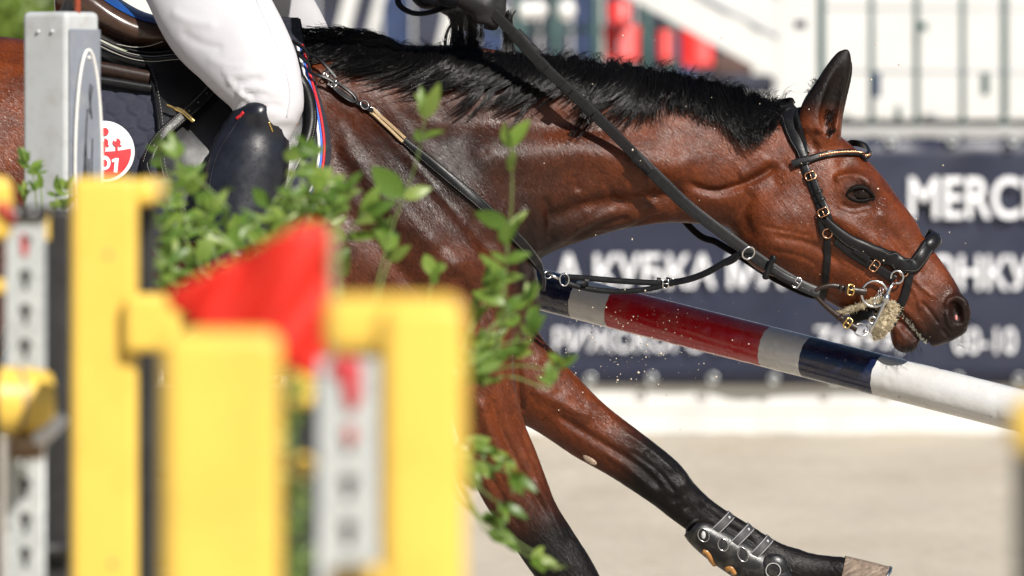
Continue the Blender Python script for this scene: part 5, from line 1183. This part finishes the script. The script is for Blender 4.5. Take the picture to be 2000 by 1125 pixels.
# -------- pierced track for cups
def keyhole(n=14):
    a = np.linspace(math.radians(-62), math.radians(242), n); pts = [(.0085*math.cos(t), .0085*math.sin(t)) for t in a]; return pts+[(-.0042, -.021), (.0042, -.021)]
def track(px_mid, w, y_top, d, first, parent, pitch=.05):
    """folded steel strip with keyhole slots, hollow behind"""
    x = P(px_mid, 0, d).x; zt = P(0, y_top, d).z; zf = P(0, first, d).z; h = keyhole(); nh = len(h); mb = MB(); z = zf
    bm = bmesh.new(); hw = w/2
    def cell(z0, z1, holez):
        outer = [(x-hw, z0), (x+hw, z0), (x+hw, z1), (x-hw, z1)]; vo_ = [bm.verts.new((p[0], d, p[1])) for p in outer]; ed = [bm.edges.new((vo_[i], vo_[(i+1) % 4])) for i in range(4)]
        if holez is not None:
            vi = [bm.verts.new((x+p[0], d, holez+p[1])) for p in h]; vb = [bm.verts.new((x+p[0], d+.010, holez+p[1])) for p in h]
            ed += [bm.edges.new((vi[i], vi[(i+1) % nh])) for i in range(nh)]
            for i in range(nh): bm.faces.new((vi[i], vi[(i+1) % nh], vb[(i+1) % nh], vb[i]))
        bmesh.ops.triangle_fill(bm, use_beauty=True, edges=ed)
    cell(zf+pitch/2, zt, None)
    while z > .1: cell(z-pitch/2, z+pitch/2, z); z -= pitch
    bmesh.ops.remove_doubles(bm, verts=bm.verts, dist=1e-5)
    me = bpy.data.meshes.new('cup_track'); bm.to_mesh(me); bm.free(); me.materials.append(m_galv); o = bpy.data.objects.new('cup_track', me); COL.objects.link(o); adopt(o, parent)
    for s in (-1, 1): MB().box((x+s*hw-.0015, d-.0005, .02), (x+s*hw+.0015, d+.028, zt)).obj('track_edge', m_galv, o)
    MB().box((x-hw+.002, d+.03, .02), (x+hw-.002, d+.06, zt)).obj('track_back', m_blk, o)
    return x, zt
def wing_a():
    root = empty('jump_wing', (P(90, 0, 9.5).x, 9.5, 0), 'jump wing with pierced steel cup track beside a yellow slat and black frame', 'jump wing')
    x, zt = track(49, .052, 432, 9.4, 470, root)
    MB().box((x-.030, 9.39, zt), (x+.030, 9.46, zt+.022)).obj('track_cap', m_blk, root, bevel=.004)
    for s in (-.012, .012): MB().ball((x+s, 9.389, zt+.012), .005, 8, 6).obj('cap_bolt', m_grey, root)
    fbox('frame', 22, 405, 140, 2000, 9.62, .06, m_blk, root)
    MB().tube([P(20, 1078, 9.6), P(140, 1072, 9.6)], .012, 10).obj('cross_bar', m_blk, root)
    fbox('yellow_trim', 84, 412, 96, 470, 9.60, .02, m_yel, root, .002)
    for (hx, hy), s in (((47, 486), 1), ((44, 464), .6)): MB().ball(P(hx, hy, 9.398), (.005*s, .0015, .012*s), 8, 6).obj('paint_mark', m_redp, root)
    fbox('slat', 137, 346, 268, 2000, 8.6, .03, m_yel, root, .012)
    fbox('slat_head', 255, 348, 304, 402, 8.62, .33, m_yel, root, .012)
    fbox('inner_post', 268, 395, 303, 2000, 8.9, .05, m_blk, root, .004)
    for x, y in ((212, 497), (220, 1100)): MB().ball(P(x, y, 8.598), (.004, .002, .004), 8, 6).obj('nail', m_tanp, root)
    fbox('rail', 240, 574, 352, 690, 8.572, .026, m_yel, root, .012)
wing_a()
def wing_b():
    root = empty('jump_wing', (P(640, 0, 7.0).x, 7.0, 0), 'jump wing of wide yellow slats with a red paint streak down its cup track', 'jump wing')
    fbox('slat', 314, 646, 548, 2000, 6.3, .03, m_yel, root, .016)
    fbox('slat', 745, 590, 908, 2000, 6.3, .03, m_yel, root, .014)
    fbox('slat_head', 632, 578, 904, 690, 6.322, .03, m_yel, root, .020)
    x, zt = track(680, .062, 700, 7.05, 850, root)
    MB().ball(P(688, 760, 7.045), (.010, .002, .024), 10, 8).obj('paint_streak', m_redp, root); MB().ball(P(676, 720, 7.045), (.018, .002, .014), 10, 8).obj('paint_streak', m_redp, root); MB().ball(P(684, 850, 7.045), (.006, .002, .010), 10, 8).obj('paint_streak', m_redp, root)
    fbox('short_slat', 560, 640, 614, 800, 7.77, .028, m_yel, root, .012)
    fbox('frame', 556, 780, 640, 2000, 7.8, .05, m_blk, root, .004); fbox('frame', 726, 700, 756, 2000, 7.15, .05, m_blk, root, .004)
    MB().ball(P(592, 912, 7.25), .0145, 16, 12).obj('knob', m_yel, root); MB().tube([P(592, 912, 7.26), P(592, 912, 7.8)], .008, 10).obj('knob_stem', m_blk, root)
    fbox('base_foot', 640, 1108, 760, 1180, 6.5, .05, m_yel, root, .01)
wing_b()
r_ = empty('jump_wing', (P(2030, 0, 6.6).x, 6.6, 0), 'yellow topped black post of the far wing across the striped pole end', 'jump wing')
fbox('cap', 1976, 778, 2120, 892, 6.0, .06, m_yel, r_, .016); fbox('post', 1990, 885, 2110, 2000, 6.05, .05, m_blk, r_, .006)
r_ = empty('jump_wing', (P(-30, 0, 9.0).x, 9.0, 0), 'rounded yellow slat with a red tape next to the pierced track', 'jump wing')
fbox('slat', -75, 345, 22, 470, 9.05, .03, m_yel, r_, .018); fbox('slat', -75, 545, 8, 575, 9.05, .03, m_yel, r_, .006); fbox('post', -75, 470, -5, 2000, 9.2, .05, m_blk, r_, .004)
MB().strap([P(-2, 395, 9.04), P(14, 412, 9.04), P(26, 436, 9.05)], [np.array((0, -1, 0))]*3, .012, .003).obj('tape', m_redp, r_)
# yellow rail resting in its cup
def rail():
    root = empty('yellow_rail', P(0, 790, 9.25), 'yellow rail end lying in a white cup on the pierced track', 'rail')
    a, b_ = np.array(P(-900, 770, 9.05)), np.array(P(92, 786, 9.30)); t = np.linspace(0, 1, 40); r = np.full(40, .0505); r[-1] = .044; r[-2] = .049; pts = a+(b_-a)*t[:, None]
    MB().tube(pts, r, 28).obj('rail', m_yel, root, auto=60)
    k = b_+(a-b_)*.068; dv = (b_-a)/np.linalg.norm(b_-a); MB().tube([k, k+dv*.007], .0509, 28, cap=False).obj('worn_band', m_tanp, root)
    cp = empty('jump_cup', P(60, 850, 9.3), 'white plastic cup holding the yellow rail', 'cup')
    rows = []
    for s in np.linspace(0, 1, 8):
        c = np.array(P(30+62*s, 792, 9.28)); an = np.linspace(math.radians(238), math.radians(318), 14); rows.append(np.stack([np.full(14, c[0]), c[1]+.058*np.cos(an), c[2]+.058*np.sin(an)], 1))
    o = MB().loft(rows, closed=False).obj('cradle', m_tanp, cp); sd = o.modifiers.new('t', 'SOLIDIFY'); sd.thickness = .006
    MB().strap(crom([P(66, 858, 9.215), P(88, 850, 9.215), P(112, 828, 9.22), P(120, 814, 9.225)], 12), [np.array((0, -1, 0))]*12, np.r_[.010, np.full(10, .020), .010], .008, crown=.2).obj('lip', m_cup, cp)
    fbox('bracket', 18, 850, 84, 898, 9.32, .03, m_tanp, cp, .004)
rail()
def flag():
    root = empty('red_flag', P(645, 690, 7.35), 'red triangular course flag hanging behind the yellow slats', 'flag')
    top = even([(322,574),(400,535),(480,497),(556,455),(612,430),(640,448)], 30); bot = crom([(330,600),(420,655),(500,690),(570,720),(625,745),(650,760)], 30); V = []; n = 14
    for i in range(30):
        for j in range(n):
            s = j/(n-1); x, y = top[i]*(1-s)+bot[i]*s; V.append(P(x, y, 7.35+.012*math.sin(x*.030+s*2)+.006*math.sin(x*.07+y*.05)))
    F = [(i*n+j, i*n+j+1, (i+1)*n+j+1, (i+1)*n+j) for i in range(29) for j in range(n-1)]
    o = mesh_obj('cloth', V, F, m_flag, root); s = o.modifiers.new('t', 'SOLIDIFY'); s.thickness = .0015
    MB().tube([P(648, 440, 7.36), (P(652, 800, 7.36).x, 7.36, .0)], .006, 8).obj('stick', m_tanp, root)
flag()
# -------- shrubs: each leaf its own piece
m_leaf, nt, b = new_mat('leaf_green'); v = coords(nt); oi = node(nt, 'ShaderNodeObjectInfo'); 
lc = ramp(nt, oi.outputs['Random'], [(0, (.035, .10, .016)), (.35, (.09, .18, .026)), (.7, (.20, .30, .05)), (1, (.32, .40, .10))])
lc = mix(nt, .35, lc, ramp(nt, noise(nt, v, 90, 4), [(.3, (.05, .12, .015)), (.7, (.18, .28, .06))]))
nt.links.new(lc, b.inputs['Base Color']); b.inputs['Roughness'].default_value = .38; b.inputs['Specular IOR Level'].default_value = .5
tr = node(nt, 'ShaderNodeBsdfTranslucent'); mx = node(nt, 'ShaderNodeMixShader'); mx.inputs[0].default_value = .40; out = nt.nodes['Material Output']
lt = mix(nt, .5, lc, (.45, .55, .06)); nt.links.new(lt, tr.inputs[0]); nt.links.new(b.outputs[0], mx.inputs[1]); nt.links.new(tr.outputs[0], mx.inputs[2]); nt.links.new(mx.outputs[0], out.inputs[0])
m_stem = simple('green_stem', (.14, .20, .05), .6, var=.25, vs=60, bs=.3)
def leaf_mesh(w, curl, fold):
    V = []; F = []; n = 9
    for i in range(n+1):
        t = i/n; hw = w*math.sin(math.pi*t**.85)**.8*(1-.12*t) if 0 < t < 1 else 0; z = -curl*t*t
        V += [(-hw, t, z+fold*hw), (0, t, z), (hw, t, z+fold*hw)]
    for i in range(n):
        a = i*3; F += [(a, a+1, a+4, a+3), (a+1, a+2, a+5, a+4)]
    me = bpy.data.meshes.new('leaf'); me.from_pydata(V, [], F); me.materials.append(m_leaf); me.polygons.foreach_set('use_smooth', [True]*len(F)); me.update(); return me
LEAVES = [leaf_mesh(.20, .18, .35), leaf_mesh(.26, .35, .25), leaf_mesh(.17, .05, .4), leaf_mesh(.22, .5, .3)]
LR = np.random.default_rng(31)
def leaf(parent, base, dirv, nrm, L):
    o = bpy.data.objects.new('leaf', LEAVES[LR.integers(0, 4)]); COL.objects.link(o)
    y = Vector(dirv).normalized(); z = Vector(nrm); z = (z-y*z.dot(y)).normalized(); x = y.cross(z); M = Matrix((x, y, z)).transposed().to_4x4(); o.rotation_euler = M.to_euler(); o.scale = (L*LR.uniform(.85, 1.15), L, L); o.location = Vector(base); adopt(o, parent); return o
def sprig(parent, pts, d, L, n, tipn=4, r0=.0022, spread=1.0):
    """leafy shoot following a pixel path, opposite leaf pairs and a tuft at the tip"""
    q = crom(pts, 24); dd = d+np.linspace(0, LR.normal(0, .04), 24); p3 = np.array([P(x, y, k) for (x, y), k in zip(q, dd)]); MB().tube(p3, np.linspace(r0, r0*.45, 24), 6).obj('stem', m_stem, parent)
    ts = np.linspace(.18, .92, n)
    for j, t in enumerate(ts):
        i = int(t*22); c = p3[i]; tg = p3[i+1]-p3[i]; tg /= np.linalg.norm(tg)+1e-9; ph = (j % 2)*1.57+LR.normal(0, .3)
        for s in (0, math.pi):
            side = np.array((math.cos(ph+s), math.sin(ph+s)*.8, 0)); dv = side*spread+tg*.75+LR.normal(0, .15, 3); leaf(parent, c, dv, np.array((LR.normal(0, .45), -.9, .45+LR.normal(0, .3))), 1.12*L*LR.uniform(.6, 1.25)*(1-.25*t))
    tg = p3[-1]-p3[-3]; tg /= np.linalg.norm(tg)
    for k in range(tipn):
        a = k*6.28/max(1, tipn)+LR.random(); dv = tg+np.array((math.cos(a), math.sin(a), 0))*.45; leaf(parent, p3[-1], dv, np.array((LR.normal(0, .4), -.9, .4)), 1.12*L*LR.uniform(.6, .95))
def shrubs():
    s1 = empty('shrub', P(90, 420, 12.55), 'small leafy shrub growing in front of the grey pillar', 'shrub')
    for pts, n in (([(75,470),(72,410),(66,350),(55,318)], 3), ([(85,470),(82,400),(78,350),(76,335)], 3), ([(95,470),(105,410),(112,375)], 3), ([(70,480),(55,420),(48,385)], 2), ([(110,480),(122,410),(128,372)], 3)): sprig(s1, pts, 12.55, .034, n)
    s2 = empty('shrub', P(460, 760, 11.4), 'dense leafy shrub rising behind the red flag and saddle', 'shrub')
    r = LR
    tips = [(345,300),(312,292),(365,340),(410,410),(330,395),(315,440),(585,300),(608,292),(612,335),(470,440),(400,450),(350,460),(330,500),(420,490),(460,480),(560,420),(622,380),(636,350),(600,430),(530,430),(380,510),(320,525),(345,550),(480,520),(660,385),(655,430),(676,372),(440,450),(505,460),(575,395),(545,470),(600,400),(640,420)]
    for tx, ty in tips:
        bx = 380+(tx-330)*.55+r.normal(0, 30); by = min(760, ty+r.uniform(90, 170)); sprig(s2, [(bx, by), (bx*.5+tx*.5+r.normal(0, 12), by*.5+ty*.5), (tx+r.normal(0, 4), ty+25), (tx, ty)], 11.3+r.uniform(-.35, .4), .046, 3, 2)
    s3 = empty('shrub', P(740, 760, 11.4), 'tall single shoots with paired leaves against the horse shoulder', 'shrub')
    sprig(s3, [(700,720),(735,560),(768,440),(812,320),(830,232)], 11.4, .070, 4, 4); sprig(s3, [(690,720),(672,600),(668,500),(690,440),(710,420)], 11.4, .064, 4, 3); sprig(s3, [(820,720),(832,640),(838,580),(846,540)], 11.4, .060, 2, 2); sprig(s3, [(660,720),(640,600),(650,500),(640,430)], 11.3, .060, 4, 3); sprig(s3, [(720,700),(745,560),(770,480),(760,450)], 11.4, .058, 3, 2)
    s4 = empty('shrub', P(900, 780, 11.4), 'straggling shoots hanging beside the yellow slat in front of the horse chest', 'shrub')
    sprig(s4, [(940,760),(975,640),(990,500),(1000,380),(998,290)], 11.4, .066, 4, 3); sprig(s4, [(950,740),(985,640),(988,560),(990,480)], 11.35, .060, 5, 3)
    for tx, ty in ((925,620),(950,585),(1000,600),(985,640),(940,680),(1010,690),(1040,650),(1095,712),(1075,745),(960,720),(925,740),(1030,590),(945,560)):
        sprig(s4, [(880,760), (900*.5+tx*.5, 720*.4+ty*.6), (tx-8, ty+14), (tx, ty)], 11.4+r.uniform(-.25, .3), .050, 2, 3)
    for tx, ty in ((985,900),(1000,930),(960,880),(980,985),(940,905),(930,870),(950,1010),(985,1060),(1040,1090),(1085,1105),(960,1040)):
        sprig(s4, [(885,880), (905, 860*.5+ty*.5), (tx-20, ty-12), (tx, ty)], 11.4+r.uniform(-.15, .2), .048, 2, 2)
    s5 = empty('shrub', P(580, 1000, 8.6), 'dark shrub stems in the gap between the yellow slats', 'shrub')
    for tx, ty in ((566,640),(572,690),(560,860),(575,960),(585,1010),(565,1040),(600,1080),(580,1110),(570,820)): sprig(s5, [(580+r.normal(0, 8), ty+150), (575, ty+80), (tx, ty)], 7.6+r.uniform(-.1, .15), .022, 3, 2)
shrubs()
pb = empty('planter_box', (P(560, 0, 11.25).x, 11.25, 0), 'black timber planter box behind the yellow slats', 'planter')
a = P(270, 700, 11.3); c = P(880, 700, 11.3)
for j in range(7): MB().box((a.x, 11.17, .01+j*.15), (c.x, 11.2, .153+j*.15)).obj('board', m_blk, pb, bevel=.004)
MB().box((a.x, 11.2, .02), (c.x, 11.65, 1.04)).obj('soil_box', m_blk, pb, bevel=.004)
pb = empty('planter_box', (P(88, 0, 12.6).x, 12.6, 0), 'narrow black trough below the small shrub at the grey pillar', 'planter')
a, c = P(42, 476, 12.5), P(134, 476, 12.5); MB().box((a.x, 12.48, 0), (c.x, 12.66, a.z-.02)).obj('trough', m_blk, pb, bevel=.006); MB().box((a.x-.004, 12.475, a.z-.02), (c.x+.004, 12.665, a.z)).obj('rim', m_blk, pb, bevel=.004)
print('front', time.time()-T0)
# ================================================================ background stand
m_wallw = simple('white_cladding', (.60, .60, .585), .6, var=.04, vs=2, bs=0)
m_grysteel = simple('grey_steel', (.30, .31, .34), .5, metal=.2, var=.1, vs=6, bs=0)
m_dark = simple('dark_stand_cloth', (.020, .024, .045), .7, var=.4, vs=3, bs=0)
m_redseat = simple('red_plastic_seat', (.62, .025, .02), .4, var=.06, vs=10, bs=0)
m_ball = simple('white_globe', (.80, .80, .78), .3, var=.03, vs=10, bs=0)
m_brownsh = simple('brown_shadow', (.10, .06, .05), .8, var=.3, vs=8, bs=0)
m_bluec = simple('blue_cloth', (.022, .04, .10), .8, var=.3, vs=8, bs=0)
def bbox(name, x0, y0, x1, y1, d, th, mat, parent, bev=.004):
    a, b_ = P(x0, y0, d), P(x1, y1, d); return MB().box((a.x, d, b_.z), (b_.x, d+th, a.z)).obj(name, mat, parent, smooth=False, bevel=bev)
tent = empty('white_wall', (0, 50, 0), 'long white panelled wall behind the spectator stand', 'wall')
x = -26.0
while x < 26:
    MB().box((x+.004, 50, 0), (x+1.196, 50.06, 5.5)).obj('panel', m_wallw, tent, smooth=False, bevel=.006); x += 1.2
for x in (-.9, -2.45, 3.2): MB().box((x, 49.9, 0), (x+.05, 49.95, 5.5)).obj('pole', m_grysteel, tent, smooth=False)
fence = empty('post_fence', (P(1780, 0, 36).x, 36, 0), 'green steel post fence in front of white panels', 'fence')
for px_, w in ((1604, .042), (1702, .028), (1790, .030), (1880, .028), (1961, .034), (2050, .03), (2140, .03)):
    c = P(px_, 245, 36); MB().tube([(c.x, 36, 0), (c.x, 36, 3.4)], w/2*1.1, 10).obj('post', m_green, fence)
for py_, w in ((140, .006), (16, .005)): a, b_ = P(1600, py_, 36), P(2200, py_+3, 36); MB().tube([a, b_], w, 6).obj('wire', m_grysteel, fence)
bbox('ground_shadow_bar', 1600, 232, 2200, 247, 36.2, .05, m_blk, fence)  # black bar put in as the ground shadow behind the posts
wall2 = empty('white_panel_screen', (P(1800, 0, 38).x, 38, 0), 'bright white panel screen behind the green posts', 'screen')
for k in range(9): bbox('panel', 1520+k*90, -160, 1607+k*90, 222, 38, .04, m_wallw, wall2)
for x0, y0, x1, y1, m in ((1551,40,1575,56,m_dark),(1791,44,1812,60,m_green),(1706,142,1720,190,m_bluec),(1916,142,1932,186,m_green),(1748,208,1760,232,m_green)):
    o = bbox('fence_tag', x0, y0, x1, y1, 35.9, .02, m, None); tag(o, {m_dark: 'dark clamp hooked on the thick green post', m_bluec: 'blue tag hanging from the wire fence'}.get(m, 'small dark green tag on the wire fence'), 'tag', 'tags on the wire fence'); 
stairs = empty('stand_staircase', (P(1450, 0, 40).x, 40, 0), 'white sloping stair plates at the end of the spectator stand', 'stairs')
for k, (ox, oy) in enumerate(((0, -150), (0, -62), (0, 18), (0, 98))):
    a, b_ = np.array(P(1150+ox, -100+oy, 40)), np.array(P(1640+ox, 168+oy, 40)); n_ = np.array((-(b_-a)[2], 0, (b_-a)[0])); n_ /= np.linalg.norm(n_); w = .098
    if k >= 3: a = a+(b_-a)*.72
    MB().add([a-n_*w, b_-n_*w, b_+n_*w, a+n_*w]+[q+np.array((0, .05, 0)) for q in (a-n_*w, b_-n_*w, b_+n_*w, a+n_*w)], [(0, 1, 2, 3), (7, 6, 5, 4), (0, 4, 5, 1), (1, 5, 6, 2), (2, 6, 7, 3), (3, 7, 4, 0)]).obj('stair_plate', m_wallw, stairs, smooth=False, bevel=.004)
    if k < 4: MB().tube([a+n_*(w+.03), b_+n_*(w+.03)], .018, 8).obj('rail', m_grysteel, stairs)
stand = empty('spectator_stand', (P(1000, 0, 46).x, 46, 0), 'dark navy draped back of the spectator stand', 'stand')
for k in range(14): bbox('drape', 560+k*62, -140, 618+k*62, 236, 46+.06*(k % 2), .04, m_dark if k % 3 else m_bluec, stand)
for px_ in (1012, 1085, 1165, 1262, 1310): c = P(px_, 0, 44); MB().tube([(c.x, 44, 0), (c.x, 44, 3.6)], .035, 8).obj('post', m_green, stand)
for py_ in (52, 118, 190): bbox('deck', 960, py_, 1500, py_+10, 44.2, .5, m_green if py_ == 52 else m_blk, stand)
def seat_red(x0, y0, x1, y1, lab):
    r = empty('stadium_seat', P((x0+x1)/2, y1, 42), lab, 'seat', 'red seats in the stand'); a, b_ = P(x0, y0, 42), P(x1, y1, 42); w = b_.x-a.x
    rows = []
    for s in np.linspace(0, 1, 8): rows.append([(a.x+w*(.5+.5*math.cos(t)*(1 if abs(math.cos(t)) > .3 else 1)*(.93+.07*s)), 42+.04*math.sin(t)+.05*s, b_.z+(a.z-b_.z)*s) for t in np.linspace(0, 2*np.pi, 20, endpoint=False)])
    MB().loft(rows).obj('backrest', m_redseat, r, auto=60); MB().box((a.x+.01, 41.72, b_.z-.03), (b_.x-.01, 42.0, b_.z)).obj('seat_pan', m_redseat, r, bevel=.012); MB().box((a.x+w*.45, 41.9, b_.z-.3), (a.x+w*.55, 41.95, b_.z-.03)).obj('leg', m_grysteel, r, smooth=False)
for x0, y0, x1, y1, lab in ((1178,50,1250,112,'wide red seat below the smaller red seat'), (1186,2,1232,38,'small red seat above a wide one'), (1284,58,1313,112,'narrow red seat between two green posts'), (1328,52,1396,122,'red seat next to the white stair plates')): seat_red(x0, y0, x1, y1, lab)
for i, (x, y, r) in enumerate(((1028,20,.055),(1052,19,.052),(1106,20,.058),(1470,126,.05),(1530,160,.075),(980,30,.045))):
    o = MB().ball((0, 0, 0), (r, r, r*1.05), 18, 12).ring((0, 0, -r*1.02), (1, 0, 0), (0, 1, 0), r*.4, r*.12, 14, 6).obj('globe_lamp', m_ball, None); o.location = P(x, y, 41.5); tag(o, 'white round globe hanging in front of the dark stand', 'globe', 'white globes on the stand')
for x0, x1, tilt in ((640,668,40),(702,720,40),(846,876,36)):
    a, b_ = P(x0, 120, 43), P(x1, 120, 43); t = P(x0+tilt, -40, 43); w = b_.x-a.x
    o = MB().add([(a.x, 43, a.z), (b_.x, 43, a.z), (t.x+w, 43, t.z), (t.x, 43, t.z), (a.x, 43.05, a.z), (b_.x, 43.05, a.z), (t.x+w, 43.05, t.z), (t.x, 43.05, t.z)], [(0, 1, 2, 3), (7, 6, 5, 4), (0, 4, 5, 1), (1, 5, 6, 2), (2, 6, 7, 3), (3, 7, 4, 0)]).obj('leaning_board', m_wallw, None, smooth=False, bevel=.004); tag(o, 'pale board leaning against the dark stand', 'board', 'pale boards leaning on the stand')
o = empty('stair_shadow', P(1450, 170, 41), 'dark blocks put in as the shadow under the white stairs', 'shadow'); bbox('shadow_upper', 1395, 105, 1470, 150, 41, .1, m_brownsh, o, .03); bbox('shadow_lower', 1400, 145, 1512, 185, 40.8, .3, m_dark, o, .03); bbox('shadow_foot', 1405, 185, 1418, 240, 40.9, .1, m_dark, o)  # shadow under the stairs built as dark coloured blocks
# tree at the end of the arena
tree = empty('tree', (P(-40, 0, 47).x, 47, 0), 'bright green leafy tree behind the horse back', 'tree')
m_bark = simple('bark', (.10, .075, .05), .9, var=.3, vs=12, bs=.8, bscale=40, bd=.01)
tx = P(-40, 0, 47).x; MB().tube([(tx, 47, 0), (tx+.05, 47, 1.2), (tx-.05, 47, 2.2), (tx, 47, 3.2)], [.14, .11, .09, .05], 10).obj('trunk', m_bark, tree)
for k in range(6): a = k*1.05; MB().tube([(tx, 47, 1.5+k*.2), (tx+.5*math.cos(a), 47+.5*math.sin(a), 2.0+k*.22), (tx+.9*math.cos(a), 47+.9*math.sin(a), 2.2+k*.25)], [.05, .03, .015], 6).obj('limb', m_bark, tree)
n = 9000; r = np.random.default_rng(77); u = r.normal(size=(n, 3)); u /= np.linalg.norm(u, axis=1)[:, None]; cl = r.integers(0, 40, n); cc = r.normal(size=(40, 3)); cc = cc/np.linalg.norm(cc, axis=1)[:, None]*r.uniform(.3, 1, 40)[:, None]*np.array((1.25, 1.1, 1.1))
c = cc[cl]+u*r.uniform(.02, .36, n)[:, None]+np.array((tx, 47, 2.35)); d1 = r.normal(size=(n, 3)); d1 /= np.linalg.norm(d1, axis=1)[:, None]; d2 = np.cross(d1, r.normal(size=(n, 3))); d2 /= np.linalg.norm(d2, axis=1)[:, None]; L = r.uniform(.04, .075, n)[:, None]
V = np.stack([c-d1*L, c+d2*L*.5, c+d1*L, c-d2*L*.5], 1).reshape(-1, 3); o = mesh_obj('crown', V, np.arange(4*n).reshape(-1, 4), m_leaf, tree); o['kind'] = 'stuff'
# sand thrown up by the hooves
m_grain = simple('sand_grain', (.62, .54, .42), .8, var=.25, vs=60, bs=0)
n = 420; r = np.random.default_rng(9); x = np.r_[r.uniform(1050, 1900, n-260), r.normal(1200, 90, 260)]; y = np.r_[r.uniform(60, 760, n-260), r.normal(690, 70, 260)]; V = []; F = []
d = r.uniform(14.45, 15.35, n); s = r.gamma(1.6, .00055, n)+.0003
for i in range(n):
    c = np.array(P(x[i], y[i], d[i])); b0 = len(V); k = s[i]*r.uniform(.6, 1.3, 6); V += [c+np.array(q)*kk for q, kk in zip(((1,0,0),(-1,0,0),(0,1,0),(0,-1,0),(0,0,1),(0,0,-1)), k)]
    F += [tuple(b0+j for j in t) for t in ((0,2,4),(2,1,4),(1,3,4),(3,0,4),(2,0,5),(1,2,5),(3,1,5),(0,3,5))]
o = mesh_obj('flying_sand', V, F, m_grain); tag(o, 'grains of sand flung up in the air around the horse', 'sand', kind='stuff')
print('done', time.time()-T0)
